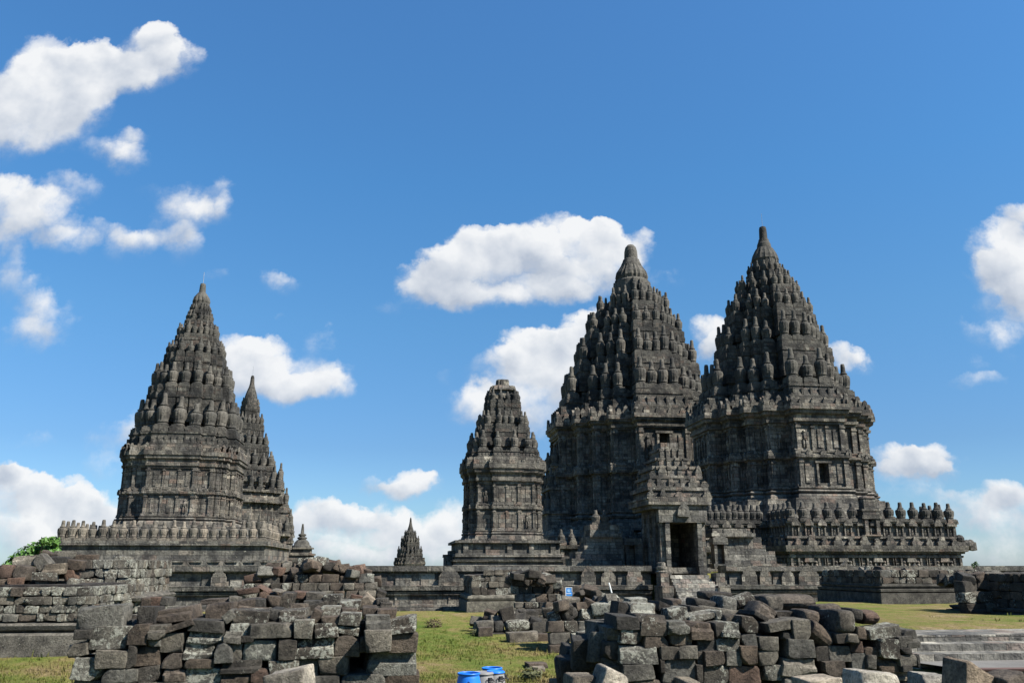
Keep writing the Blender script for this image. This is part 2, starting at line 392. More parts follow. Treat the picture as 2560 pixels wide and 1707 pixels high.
def paving_mat():
    m, nt, b = newmat("grey_paving"); P = pos(nt)
    n1 = nz(nt, .9, 5, .6, P); n2 = nz(nt, 14, 5, .7, P)
    c = ramp(nt, n1, [(.3, (.085, .08, .073)), (.7, (.135, .128, .118))]); c = mix(nt, c, mix(nt, (.7, .7, .7), (1.2, 1.2, 1.2), n2), .7, 'MULTIPLY')
    nt.links.new(c, b.inputs['Base Color']); bump(nt, b, n2, .03, .5); return m
M_paving = paving_mat()
M_blue = simple("blue_plastic", (.018, .20, .78), .38, .12, 3)
M_greyplastic = simple("grey_plastic", (.25, .245, .24), .45, .12, 4)
M_black = simple("black_fitting", (.02, .02, .022), .5)
M_metal = simple("galvanised_clamp", (.35, .35, .34), .4, .2, 20, .6)
M_white = simple("white_paint", (.75, .76, .74), .6, .06)
M_signblue = simple("blue_sign_paint", (.03, .26, .72), .5, .08)
M_signlight = simple("light_blue_print", (.35, .60, .88), .5, .05)
M_leaf = simple("leaf_green", (.075, .17, .022), .6, .55, 2.2)
M_bark = simple("bark", (.10, .07, .045), .9, .4, 8)

# ------------------------------------------------------------------ ground
def lerp_tab(x, tab):
    for (a, p), (b, q) in zip(tab, tab[1:]):
        if x <= b: return p if x <= a else p + (q - p) * (x - a) / (b - a)
    return tab[-1][1]
def sstep(x): x = max(0.0, min(1.0, x)); return x * x * (3 - 2 * x)
GY = [(-40, -1.7), (5, -1.7), (9, -1.85), (13, -2.25), (18, -2.8), (25, -3.2), (45, -2.95), (58, -2.75), (64, -3.15)]
def gz(x, y):
    z = lerp_tab(y, GY)
    r = sstep((x - (.36 * y + 2.0)) / 4.0); z = z * (1 - r) + lerp_tab(y, [(8, -2.3), (18, -2.42), (23.2, -2.42), (24.5, -1.72), (28, -1.78), (36, -1.95), (48, -2.0), (64, -2.6)]) * r if y > 8 else z
    l = sstep((-x - (.24 * y)) / 2.5); z = z * (1 - l) + (-2.4) * l if y > 14 else z
    return z
def terrain():
    xs = sorted(set([-2500, -900, -300, -120, -80] + [round(-60 + i * 1.25, 3) for i in range(113)] + [100, 140, 300, 900, 2500]))
    ys = sorted(set([-200, -80, -40] + [round(-20 + i * 1.1, 3) for i in range(77)] + [64.6, 65.2, 70, 90, 140, 300, 900, 3000]))
    m = MB()
    for y in ys:
        for x in xs:
            if y > 65: z = -.45
            else:
                z = gz(x, y) + (.10 * mnoise.noise(Vector((x * .25, y * .25, 0))) + .035 * mnoise.noise(Vector((x * 1.1, y * 1.1, 3))) if abs(x) < 79 and y > -25 else 0)
            m.v.append((x, y, z))
    k = len(xs)
    for j in range(len(ys) - 1):
        for i in range(k - 1):
            m.f.append((j * k + i, j * k + i + 1, (j + 1) * k + i + 1, (j + 1) * k + i))
    o = m.build("grass_ground", M_grass, smooth=True, uv=False); tag(o, kind='structure'); return o
terrain()

# ------------------------------------------------------------------ temples
def plan_pts(steps):
    """steps [(extent, halfwidth)...] -> CCW stepped cross outline, unit size"""
    q = []
    n = len(steps)
    for i, (e, h) in enumerate(steps):
        q.append((e, h))
        if i + 1 < n: q.append((steps[i + 1][0], h))
    # q climbs from the right bay to the diagonal; mirror across the diagonal
    half = q + [(b, a) for a, b in reversed(q)]
    out = []
    for kq in range(4):
        for x, y in half:
            for _ in range(kq): x, y = -y, x
            out.append((x, y))
    res = []
    for p in out:
        if not res or abs(p[0] - res[-1][0]) + abs(p[1] - res[-1][1]) > 1e-6: res.append(p)
    if abs(res[0][0] - res[-1][0]) + abs(res[0][1] - res[-1][1]) < 1e-6: res.pop()
    return res

def ring(unit, R, o, c, fy=1.0):
    pts = [(x * R, y * R * (fy if y < 0 else 1.0)) for x, y in unit]; k = len(pts); out = []
    for i in range(k):
        a, p, b = pts[i - 1], pts[i], pts[(i + 1) % k]
        def nrm(s, t):
            dx, dy = t[0] - s[0], t[1] - s[1]; l = math.hypot(dx, dy) or 1; return dy / l, -dx / l
        n1, n2 = nrm(a, p), nrm(p, b)
        out.append((c[0] + p[0] + o * (n1[0] + n2[0]), c[1] + p[1] + o * (n1[1] + n2[1])))
    return out

def stack(m, unit, c, prof, fy=1.0, cap_top=True):
    """prof [(z, R, offset)...]"""
    rs = [ring(unit, R, o, c, fy) for _, R, o in prof]
    for i in range(len(prof) - 1): m.band(rs[i], prof[i][0], rs[i + 1], prof[i + 1][0])
    m.cap(rs[0], prof[0][0], True)
    if cap_top: m.cap(rs[-1], prof[-1][0])
    return rs

def edges(r):
    k = len(r)
    for i in range(k):
        a, b = r[i], r[(i + 1) % k]; dx, dy = b[0] - a[0], b[1] - a[1]; L = math.hypot(dx, dy)
        if L < 1e-5: continue
        yield i, a, b, L, (dx / L, dy / L), (dy / L, -dx / L)

def obox(m, a, t, n, s0, s1, d0, d1, z0, z1, top=1.0, jit=0.0):
    """box on a wall edge: s along the edge from a, d outward from the wall"""
    cx = a[0] + t[0] * (s0 + s1) / 2 + n[0] * (d0 + d1) / 2; cy = a[1] + t[1] * (s0 + s1) / 2 + n[1] * (d0 + d1) / 2
    w, d = (s1 - s0) / 2, (d1 - d0) / 2
    m.box(cx - w, cx + w, cy - d, cy + d, z0, z1, math.atan2(t[1], t[0]), jit, top)

def antefix(m, a, t, n, s, w, h, d0, z, th=.16):
    pts = [(-w, z), (w, z), (w * 1.05, z + h * .35), (w * .72, z + h * .52), (w * .6, z + h * .78), (0, z + h), (-w * .6, z + h * .78), (-w * .72, z + h * .52), (-w * 1.05, z + h * .35)]
    m.prism(pts, d0, d0 - th, math.atan2(t[1], t[0]), a[0] + t[0] * s, a[1] + t[1] * s) if False else \
        m.prism(pts, -d0, -d0 + th, math.atan2(t[1], t[0]), a[0] + t[0] * s, a[1] + t[1] * s)

def figure(m, a, t, n, s, d, z, h):
    P = lambda ds, dd, dz: (a[0] + t[0] * (s + ds) + n[0] * (d + dd), a[1] + t[1] * (s + ds) + n[1] * (d + dd), z + dz)
    w = h * .12
    m.blob(P(0, .02, h * .90), (w * .75, w * .75, h * .085), 6)
    m.blob(P(0, .02, h * .62), (w * 1.15, w * 1.0, h * .22), 6)
    m.blob(P(-w * .55, .02, h * .24), (w * .62, w * .7, h * .27), 6); m.blob(P(w * .75, .02, h * .24), (w * .62, w * .7, h * .27), 6)
    m.blob(P(-w * 1.5, 0, h * .55), (w * .4, w * .5, h * .2), 6); m.blob(P(w * 1.5, 0, h * .6), (w * .4, w * .5, h * .2), 6)

def storey(m, unit, R, o, c, z0, z1, fy, niches=(), figs=True, sc_=1.0, pil=1.35):
    r = ring(unit, R, o, c, fy); h = z1 - z0
    skip = []
    for i, a, b, L, t, n in edges(r):
        mid = ((a[0] + b[0]) / 2, (a[1] + b[1]) / 2)
        vis = n[1] < .5
        nw, nh0, nh1 = .52 * sc_, z0 + h * .14, z0 + h * .86
        if vis and i in niches and L > 3 * nw:
            skip.append(i)
            s0, s1 = L / 2 - nw, L / 2 + nw; dp = 1.0 * sc_
            Q = lambda s, d, z: (a[0] + t[0] * s - n[0] * d, a[1] + t[1] * s - n[1] * d, z)
            for (p, q, zz0, zz1) in ((0, s0, z0, z1), (s1, L, z0, z1), (s0, s1, z0, nh0), (s0, s1, nh1, z1)):
                m.quad((Q(p, 0, zz0), Q(q, 0, zz0), Q(q, 0, zz1), Q(p, 0, zz1)))
            m.quad((Q(s0, dp, nh0), Q(s1, dp, nh0), Q(s1, dp, nh1), Q(s0, dp, nh1)))
            m.quad((Q(s0, 0, nh0), Q(s0, dp, nh0), Q(s0, dp, nh1), Q(s0, 0, nh1)))
            m.quad((Q(s1, dp, nh0), Q(s1, 0, nh0), Q(s1, 0, nh1), Q(s1, dp, nh1)))
            m.quad((Q(s0, 0, nh0), Q(s1, 0, nh0), Q(s1, dp, nh0), Q(s0, dp, nh0)))
            m.quad((Q(s0, 0, nh1), Q(s0, dp, nh1), Q(s1, dp, nh1), Q(s1, 0, nh1)))
            for sg in (s0 - .22 * sc_, s1): obox(m, a, t, n, sg, sg + .22 * sc_, -.02, .16 * sc_, nh0 - .1, nh1)
            obox(m, a, t, n, s0 - .35 * sc_, s1 + .35 * sc_, -.02, .22 * sc_, nh1, nh1 + .22 * sc_)
        if not vis: continue
        pw = .30 * sc_
        if L > 2.2 * pw:
            step = pil * sc_; k = max(1, int(round(L / step)))
            for j in range(k + 1):
                s = pw / 2 + .02 + (L - pw - .04) * j / k
                if i in niches and L > 3 * nw and abs(s - L / 2) < nw + .42 * sc_: continue
                end = j in (0, k)
                w = pw * (.70 if end else .46); d = (.24 if end else .15) * sc_
                if end: s += (.09 if j == 0 else -.09) * 0
                obox(m, a, t, n, s - w, s + w, -.02, d, z0, z1 - .003)
                obox(m, a, t, n, s - w - .06, s + w + .06, -.02, d + .07 * sc_, z1 - h * .13, z1 - h * .07)
                obox(m, a, t, n, s - w - .06, s + w + .06, -.02, d + .07 * sc_, z0 + .002, z0 + h * .09)
            for j in range(k):
                s = L * (j + .5) / k
                if i in niches and L > 3 * nw and abs(s - L / 2) < nw + .6 * sc_: continue
                if figs and L / k > .8 * sc_:
                    if random.random() < .30: figure(m, a, t, n, s, .05 * sc_, z0 + h * .12, h * .68)
                    else: obox(m, a, t, n, s - .24 * sc_, s + .24 * sc_, -.02, .09 * sc_, z0 + h * .14, z1 - h * .17)
    m.band(r, z0, r, z1, skip)
    return r

RATNA = [(.0, .0), (.20, .0), (.20, .035), (.165, .05), (.165, .075), (.195, .085), (.195, .115), (.175, .125), (.192, .20), (.208, .30), (.215, .42), (.213, .48), (.195, .535), (.155, .575),
         (.125, .585), (.125, .60), (.15, .615), (.15, .64), (.112, .655), (.112, .675), (.098, .69), (.088, .80), (.078, .95), (.06, 1.0)]
def ratna_mesh(mat, seg=36, ribs=12):
    me = bpy.data.meshes.new("pinnacle"); m = MB()
    m.lathe(RATNA, 0, 0, .14, seg, ribs, (.12, .54), .2)
    m.v = [(x, y, (z - .14) * .86 + .14) for x, y, z in m.v]
    m.box(-.25, .25, -.25, .25, -.02, .10); m.box(-.21, .21, -.21, .21, .10, .145)
    me.from_pydata(m.v, [], m.f); box_uv(me); me.materials.append(mat)
    me.polygons.foreach_set("use_smooth", [len(p.vertices) == 4 and i < len(me.polygons) - 12 for i, p in enumerate(me.polygons)])
    return me
RMESH = ratna_mesh(M_carved); RMESH_LOW = ratna_mesh(M_carved, 18, 6); RMESH_PALE = ratna_mesh(temple_stone('pale_carved_andesite', gain=1.12, warm=1.06, brick=False), 36, 12)
_proto = {}
def put_pinnacles(root, spots, lod=0, cap_n=100, name='pinnacle'):
    """spots [(x,y,z,h,wx)]: the nearest hundred are parts, the rest one stuff part"""
    spots = sorted(spots, key=lambda p: -(p[3] / p[1]))
    me = (RMESH, RMESH_LOW, RMESH_PALE)[lod]
    for (x, y, z, h, wx) in spots[:cap_n]:
        o = bpy.data.objects.new(name, me); COL.objects.link(o); o.parent = root
        o.location = Vector((x, y, z)) - root.location; k = h * wx
        o.scale = (k, k, h); o.rotation_euler = (random.uniform(-.02, .02), random.uniform(-.02, .02), random.uniform(0, .5) * 0)
    if len(spots) > cap_n:
        m = MB(); V = np.array([v.co[:] for v in RMESH_LOW.vertices]); Fc = [tuple(p.vertices) for p in RMESH_LOW.polygons]
        for (x, y, z, h, wx) in spots[cap_n:]:
            m.add(V * np.array([h * wx, h * wx, h]) + np.array([x, y, z]), Fc)
        o = m.build(name, M_carved, root, smooth=False); o['kind'] = 'stuff'

def ring_spots(r, inset, spacing, z, h, wx, yc, back=True):
    """pinnacles along a ledge outline: at outer corners and evenly between them"""
    out = []; k = len(r)
    for i, a, b, L, t, n in edges(r):
        if n[1] > .5: continue
        pa, nb = r[i - 1], r[(i + 2) % k]
        # is each end an outer corner?
        ca = (a[0] - pa[0]) * t[1] - (a[1] - pa[1]) * t[0] > 0; cb = t[0] * (nb[1] - b[1]) - t[1] * (nb[0] - b[0]) > 0
        lo = inset if ca else inset * .9 + .4 * spacing * 0; hi = L - (inset if cb else inset * .9)
        if hi - lo < .02: pts = [L / 2] if L > inset * 1.6 else []
        else:
            q = max(1, int(round((hi - lo) / spacing))); pts = [lo + (hi - lo) * j / q for j in range(q + 1)]
            if not ca: pts = pts[1:] if len(pts) > 1 and hi - lo > spacing * .5 else pts[1:]
            if not cb: pts = pts[:-1]
        for s in pts:
            out.append((a[0] + t[0] * s - n[0] * inset, a[1] + t[1] * s - n[1] * inset, z, h, wx))
    res = []
    for p in out:
        if all(math.hypot(p[0] - q[0], p[1] - q[1]) > spacing * .55 for q in res): res.append(p)
    return res

def temple(name, label, Yc, apex, vbase, body, tiers, top, steps, roof=None, fy=1.0, gain_mat=None, lod=0, base=None, niche=True, zfoot=-.45, windows=1, group=None):
    """apex (u,v); vbase: image row of the body's foot; body: dict(v_corn, v_roof, Rpx, corn_px);
       tiers [(v_ledge, half_px, ratna_h_px, ratna_w_px, spacing_px)]; top: dict"""
    p = at(apex[0], apex[1], Yc); Xc = p[0]; c = (Xc, Yc)
    z = lambda v: zfor(Xc, Yc, v)
    def m_of(px, v):
        u = proj((Xc, Yc, z(v)))[0]; return (at(u + px, v, Yc)[0] - at(u - px, v, Yc)[0]) / 2
    root = empty(name, (Xc, Yc, zfoot), label, 'temple', group or 'stone temples of the compound')
    unit = plan_pts(steps); unitR = plan_pts(roof or steps); spots = []
    mat = gain_mat or M_temple
    # ---- body
    m = MB(); zb, zc = z(vbase), z(body['v_corn']); R = m_of(body['Rpx'], (vbase + body['v_corn']) / 2); H = zc - zb; k = R / 9.0
    k = max(k, .35)
    rim = body.get('foot', 1.0)
    z1 = zb + H * .20
    stack(m, unit, c, [(zb, R, .85 * k * rim), (zb + H * .05, R, .85 * k * rim), (zb + H * .055, R, .55 * k), (zb + H * .09, R, .50 * k), (zb + H * .12, R, .25 * k), (zb + H * .13, R, .42 * k),
                         (zb + H * .145, R, .50 * k), (zb + H * .16, R, .42 * k), (zb + H * .165, R, .18 * k), (zb + H * .18, R, .18 * k), (zb + H * .182, R, .34 * k), (z1, R, .34 * k)], fy)
    idx = []
    if niche:
        rr = ring(unit, R, 0, c, fy)
        idx = [i for i, a, b, L, t, n in edges(rr) if L > 1.1 * steps[0][1] * R * 1.6 and n[1] < .5]
    zm0, zm1 = zb + H * .55, zb + H * .655
    storey(m, unit, R, 0, c, z1, zm0, fy, idx, True, k, body.get('pil', 1.5))
    stack(m, unit, c, [(zm0, R, .20 * k), (zm0 + H * .018, R, .22 * k), (zm0 + H * .02, R, .42 * k), (zm0 + H * .05, R, .46 * k), (zm0 + H * .052, R, .25 * k), (zm0 + H * .085, R, .20 * k), (zm0 + H * .087, R, .30 * k), (zm1, R, .30 * k)], fy)
    for i, a, b, L, t, n in edges(ring(unit, R, .46 * k, c, fy)):
        if n[1] > .5 or L < 1.0 * k: continue
        q = max(1, int(round(L / (1.5 * k))))
        for j in range(q + 1): antefix(m, a, t, n, L * j / q if 0 < j < q else (.3 * k if j == 0 else L - .3 * k), .30 * k, .62 * k, -.05 * k, zm0 + H * .05, .2 * k)
    storey(m, unit, R * .985, 0, c, zm1, zc, fy, idx if windows > 1 else (), True, k, body.get('pil', 1.5))
    m.build("body", mat, root)
    # ---- cornice
    m = MB(); zr = z(body['v_roof']); hc = zr - zc; RC = m_of(body['corn_px'], body['v_corn']); oc = RC - R
    stack(m, unit, c, [(zc + .002, R, .08 * k), (zc + hc * .10, R, .10 * k), (zc + hc * .11, R, oc * .4), (zc + hc * .22, R, oc * .45), (zc + hc * .23, R, oc * .25), (zc + hc * .34, R, oc * .3), (zc + hc * .42, R, oc * .72),
                         (zc + hc * .55, R, oc * .8), (zc + hc * .56, R, oc), (zc + hc * .78, R, oc * 1.0), (zc + hc * .79, R, oc * .55), (zr, R, oc * .5)], fy)
    rc = ring(unit, R, oc, c, fy)
    for i, a, b, L, t, n in edges(rc):
        if n[1] > .5 or L < .5 * k: continue
        q = max(1, int(round(L / (1.35 * k))))
        for j in range(q + 1):
            big = j in (0, q); s = .36 * k if j == 0 else (L - .36 * k if j == q else L * j / q)
            antefix(m, a, t, n, s, (.36 if big else .26) * k, (1.15 if big else .7) * k * random.uniform(.75, 1.1), -.12 * k, zc + hc * .78, .26 * k)
    m.build("cornice", mat, root)
    # ---- roof tiers
    T = [(z(v), m_of(px, v), m_of(hp, v), wp / hp * .87, m_of(sp, v) * .76) for v, px, hp, wp, sp in tiers]
    zprev = zr
    for i, (zl, Rl, hr, wr, sp) in enumerate(T):
        hr *= 1.0
        m = MB(); kk = max(.3, Rl / 8.0)
        # pedestal band below this ledge
        Rw = (T[i - 1][1] - T[i - 1][2] * T[i - 1][3] * 1.4) if i else R
        Rw = min(Rw, T[i - 1][1] * .97) if i else R
        Rw = max(Rw, Rl * .93)
        h = zl - zprev
        if h > .12:
            hb = h * .16
            stack(m, unitR, c, [(zprev - .02, Rw, .10 * kk), (zprev + hb, Rw, .10 * kk), (zprev + hb + .003, Rw, 0), (zl - h * .42, max(Rw * .97, Rl * .93), 0), (zl - h * .40, Rl, -.10 * kk), (zl - h * .26, Rl, -.05 * kk),
                                 (zl - h * .255, Rl, .16 * kk), (zl - h * .13, Rl, .18 * kk), (zl - h * .125, Rl, .03 * kk), (zl, Rl, .03 * kk)], fy)
            r = ring(unitR, max(Rw * .985, Rl * .93), 0, c, fy)
            for e_, a, b, L, t, n in edges(r):
                if n[1] > .5 or L < .5 * kk: continue
                q = max(1, int(round(L / (.95 * kk))))
                for j in range(q + 1):
                    w = .11 * kk; s = w + (L - 2 * w) * j / q
                    obox(m, a, t, n, s - w, s + w, -.05, .13 * kk, zprev + hb, zl - h * .42)
            r = ring(unitR, Rl, .18 * kk, c, fy)
            for e_, a, b, L, t, n in edges(r):
                if n[1] > .5 or L < .4 * kk: continue
                q = max(1, int(round(L / (1.0 * kk))))
                for j in range(q + 1):
                    s = .2 * kk if j == 0 else (L - .2 * kk if j == q else L * j / q)
                    antefix(m, a, t, n, s, .2 * kk, .42 * kk * random.uniform(.7, 1.15), -.06 * kk, zl - h * .13, .14 * kk)
            rl = ring(unitR, Rl, 0, c, fy); new = ring_spots(rl, hr * wr * .46, sp, zl, hr, wr / .43, Yc); w = hr * wr * .58
            for (x, y, zz_, h_, q_) in new:
                m.box(x - w, x + w, y - w, y + w, zl - h * .62, zl + .015, 0, .015); m.box(x - w * 1.12, x + w * 1.12, y - w * 1.12, y + w * 1.12, zl - h * .24, zl - h * .12, 0, .01)
                m.box(x - w * 1.16, x + w * 1.16, y - w * 1.16, y + w * 1.16, zl - h * .80, zl - h * .61, 0, .01)
            m.build("roof_tier", M_roof, root)
        else: new = ring_spots(ring(unitR, Rl, 0, c, fy), hr * wr * .46, sp, zl, hr, wr / .43, Yc)
        for (x, y, zz_, h_, q_) in new:
            kh = random.choice((random.uniform(.95, 1.08), random.uniform(.95, 1.08), random.uniform(.78, .94)))
            if random.random() > body.get('miss', .02): spots.append((x, y, zz_, h_ * kh, q_ / kh * random.uniform(.95, 1.04)))
        zprev = zl
    # ---- crown
    m = MB(); zt = T[-1][0]
    if 'flat' in top:
        Rl = m_of(top['flat'], apex[1]); Rw = T[-1][1] * .72; za = z(apex[1])
        stack(m, unit, c, [(zt, Rw, 0), (zt + (za - zt) * .5, Rw * .9, 0), (zt + (za - zt) * .52, Rw, .1), (zt + (za - zt) * .7, Rw * .9, .1), (zt + (za - zt) * .72, Rl, 0), (za, Rl * .9, 0)], fy)
        m.build("broken_crown", mat, root)
    else:
        prof = [(m_of(px, v) , z(v) - zt) for v, px in top['prof']]
        prof = [(m_of(top['prof'][0][1], top['prof'][0][0]), -.05)] + prof
        rz = (z(top['rib'][0]) - zt, z(top['rib'][1]) - zt) if 'rib' in top else (9e9, 9e9)
        dense = [prof[0]]
        for (a0, b0), (a1, b1) in zip(prof, prof[1:]):
            dense += [(a0 + (a1 - a0) * q / 3, b0 + (b1 - b0) * q / 3) for q in (1, 2, 3)]
        m.lathe(dense, Xc, Yc, zt, 48, top.get('ribs', 0), rz, .10)
        o = m.build("finial", M_carved if lod == 0 else M_roof, root, smooth=False)
        if top.get('rod'):
            m = MB(); za = z(apex[1]); m.tube([(Xc, Yc, za - .1), (Xc, Yc, za + top['rod'])], .02, 5); m.build("lightning_rod", M_metal, root)
    put_pinnacles(root, spots, lod)
    return root, c, z, m_of, unit

ST = [(1.0, .28), (.83, .52), (.69, .69)]; SR = [(1.0, .28), (.76, .50), (.63, .63)]; SRL = [(1.0, .42), (.84, .66), (.74, .74)]

# right-hand great temple
tR, cR, zR, mR, uR = temple("great_temple", "tall dark stone temple with slim spire rising behind the pinnacled terrace at right", 88.0, (1906, 567), 1272,
    dict(v_corn=1094, v_roof=1036, Rpx=194, corn_px=207, foot=1.3),
    [(992, 168, 76, 30, 42), (884, 128, 66, 25, 31), (797, 99, 50, 19, 26), (741, 74, 46, 16, 22), (694, 44, 34, 12, 17)],
    dict(prof=[(672, 30), (656, 29), (652, 31), (640, 28), (632, 24), (624, 20), (622, 17), (612, 15.5), (605, 12.5), (600, 11.5), (599, 9.6), (575, 8.6), (569, 7.5), (567, 4)], rib=(655, 626), ribs=16, rod=1.6), ST, SR, fy=1.05, windows=1)
# central temple, the largest
tC, cC, zC, mC, uC = temple("great_temple", "largest dark temple behind the doorway gate, with broad rounded stone knob on top", 112.0, (1576, 612), 1335,
    dict(v_corn=1104, v_roof=1062, Rpx=206, corn_px=215, foot=1.3),
    [(1008, 178, 72, 29, 37), (922, 144, 66, 25, 31), (840, 113, 54, 21, 28), (785, 86, 50, 18, 27), (745, 48, 40, 15, 20)],
    dict(prof=[(728, 44), (708, 42), (703, 37), (695, 39), (685, 37), (676, 31), (668, 26), (662, 24), (656, 21), (651, 19.5), (649, 16.5), (630, 15.5), (620, 13), (614, 8), (612, 3)], rib=(704, 668), ribs=20), ST, SR, fy=1.05, windows=2)
rr = mC(206, 1200)
for sg in (-1, 1):
    m = MB()
    for k_, (va, vb, ex, hw) in enumerate(((1347, 1290, 1.16, .34), (1290, 1282, 1.19, .36), (1282, 1232, 1.115, .30), (1232, 1224, 1.14, .31), (1224, 1180, 1.07, .26), (1180, 1174, 1.09, .27))):
        xa, xb = sorted((cC[0] + sg * rr * ex, cC[0] + sg * rr * .9)); m.box(xa, xb, cC[1] - rr * hw, cC[1] + rr * hw, zC(va), zC(vb) - .004)
    m.build("side_porch", M_temple, tC)
put_pinnacles(tC, [(cC[0] - rr * ex, cC[1] + rr * q, zC(v_), 2.4, .9) for v_, ex in ((1282, 1.14), (1224, 1.1), (1174, 1.05)) for q in (-.24, 0, .22)], 0, 100, 'porch_pinnacle')
# left temple
tL, cL, zL, mL, uL = temple("great_temple", "stepped dark stone temple standing above the row of pale bulb pinnacles at far left", 86.0, (508, 709), 1324,
    dict(v_corn=1184, v_roof=1130, Rpx=138, corn_px=147, foot=1.1, pil=2.3, miss=0),
    [(1092, 126, 86, 36, 56), (984, 97, 66, 26, 36), (898, 70, 42, 17, 25), (850, 50, 40, 15, 20), (808, 33, 28, 12, 16), (783, 26, 22, 9, 13)],
    dict(prof=[(772, 22), (760, 21), (755, 22), (745, 19), (738, 14), (734, 11), (732, 8.5), (714, 7.2), (710, 6), (709, 3)], rib=(760, 745), ribs=12, rod=1.2), [(1.0, .42), (.88, .70), (.80, .80)], SRL, niche=False)
# small temple in the middle
tA, cA, zA, mA, uA = temple("small_temple", "small lit stone temple with a broken flat top standing left of the largest temple", 78.0, (1256, 951), 1356,
    dict(v_corn=1218, v_roof=1152, Rpx=93, corn_px=104, foot=1.6, pil=3.0),
    [(1136, 86, 48, 22, 36), (1074, 64, 40, 17, 26), (1010, 43, 30, 14, 20)], dict(flat=17), [(1.0, .34), (.90, .74), (.74, .74)], niche=False)
# temple behind the left one
tD, cD, zD, mD, uD = temple("far_temple", "grey temple half hidden behind the left temple, its thin spire showing to the right", 150.0, (632, 938), 1300,
    dict(v_corn=1222, v_roof=1200, Rpx=82, corn_px=88, foot=1.8),
    [(1172, 72, 46, 19, 26), (1118, 52, 38, 15, 20), (1065, 36, 32, 12, 15), (1018, 23, 26, 10, 13)],
    dict(prof=[(1012, 18), (1000, 17), (990, 15), (980, 12), (972, 9), (966, 7), (958, 5.5), (944, 4.5), (939, 3)], rod=1.6), ST, SR, lod=1, niche=False)
m = MB(); RR = mD(82, 1260)
stack(m, uD, cD, [(-.5, RR, 3.2), (zD(1362), RR, 3.0), (zD(1361), RR, 2.4), (zD(1342), RR, 2.3), (zD(1341), RR, 3.0), (zD(1335), RR, 3.0), (zD(1334), RR, 1.4), (zD(1300) + .02, RR, .9)])
m.build("terrace", M_temple, tD)
put_pinnacles(tD, ring_spots(ring(uD, RR, 2.8, cD), .3, 1.5, zD(1335), 2.6, .62, 150), 1, 100, 'bulb_pinnacle')
m = MB(); stack(m, uD, cD, [(zD(1302), RR, 1.0), (zD(1262), RR, .9), (zD(1261), RR, 1.5), (zD(1254), RR, 1.5), (zD(1253), RR, .9), (zD(1236), RR, .7), (zD(1235), RR, 1.1), (zD(1229), RR, 1.1)])
m.build("lower_stage", M_temple, tD)
put_pinnacles(tD, ring_spots(ring(uD, RR, 1.0, cD), .4, 2.4, zD(1229), 3.0, .6, 150), 1, 100, 'stage_pinnacle')
for ui, hw, vt, hp in ((704, 15, 1212, 3.6), (722, 14, 1268, 3.2), (735, 12, 1318, 3.0)):
    xx = at(ui - hw, 1300, 150)[0]; ww = hw / F * 153
    m = MB(); m.box(xx - ww, xx + ww, 149 - ww, 149 + ww, -.5, zD(vt)); m.box(xx - ww * 1.15, xx + ww * 1.15, 149 - ww * 1.15, 149 + ww * 1.15, zD(vt + 14), zD(vt + 8)); m.box(xx - ww * 1.15, xx + ww * 1.15, 149 - ww * 1.15, 149 + ww * 1.15, zD(vt + 40), zD(vt + 32))
    m.build("corner_turret", M_temple, tD)
    put_pinnacles(tD, [(xx - ww * .45, 149 - ww * .5, zD(vt), hp * .9, .62), (xx + ww * .45, 149 - ww * .5, zD(vt), hp, .62)], 1, 100, 'turret_pinnacle')
# tiny distant temple
tT, cT, zT, mT, uT = temple("distant_temple", "tiny dark pointed temple far away above the plain stretch of wall", 260.0, (1027, 1293), 1470,
    dict(v_corn=1415, v_roof=1405, Rpx=38, corn_px=40),
    [(1385, 31, 20, 8, 10), (1356, 23, 16, 6.5, 8), (1338, 15, 13, 5, 6)],
    dict(prof=[(1336, 9), (1328, 9), (1322, 7), (1314, 4.5), (1306, 3), (1297, 2), (1293, 1)]), ST, lod=1, niche=False)

def square_plinth(m, x0, x1, y0, y1, prof):
    for (za, oa), (zb, ob) in zip(prof, prof[1:]):
        ra = [(x0 - oa, y0 - oa), (x1 + oa, y0 - oa), (x1 + oa, y1 + oa), (x0 - oa, y1 + oa)]
        rb = [(x0 - ob, y0 - ob), (x1 + ob, y0 - ob), (x1 + ob, y1 + ob), (x0 - ob, y1 + ob)]
        m.band(ra, za, rb, zb)
    o = prof[-1][1]; m.cap([(x0 - o, y0 - o), (x1 + o, y0 - o), (x1 + o, y1 + o), (x0 - o, y1 + o)], prof[-1][0])

# ---- terraces under the temples (parts of their temple)
def zv(u, v, Y): return at(u, v, Y)[2]
def face(a, b): 
    L = math.hypot(b[0] - a[0], b[1] - a[1]); t = ((b[0] - a[0]) / L, (b[1] - a[1]) / L); return L, t, (t[1], -t[0])

# left temple: plain wall with a row of squat bulb pinnacles
Yf = 76.5; xl, xr = at(138, 1352, Yf)[0], at(664, 1352, Yf)[0]; zt = zv(400, 1352, Yf)
Z = lambda v: zv(400, v, Yf)
m = MB()
square_plinth(m, xl, xr, Yf, Yf + 17, [(-.5, .55), (Z(1428), .55), (Z(1426), .45), (Z(1418), .45), (Z(1417.5), .2), (Z(1405), .2), (Z(1404.5), .32), (Z(1398), .32), (Z(1397.5), 0), (Z(1363), 0), (Z(1362.5), .22), (zt, .22)])
a, b = (xl, Yf), (xr, Yf); L, t, n = face(a, b)
for j in range(12):
    s = .5 + (L - 1) * j / 11
    obox(m, a, t, n, s - .16, s + .16, -.05, .10, Z(1404.6), Z(1397.6)); antefix(m, a, t, n, s, .35, .5, .40, Z(1418), .2)
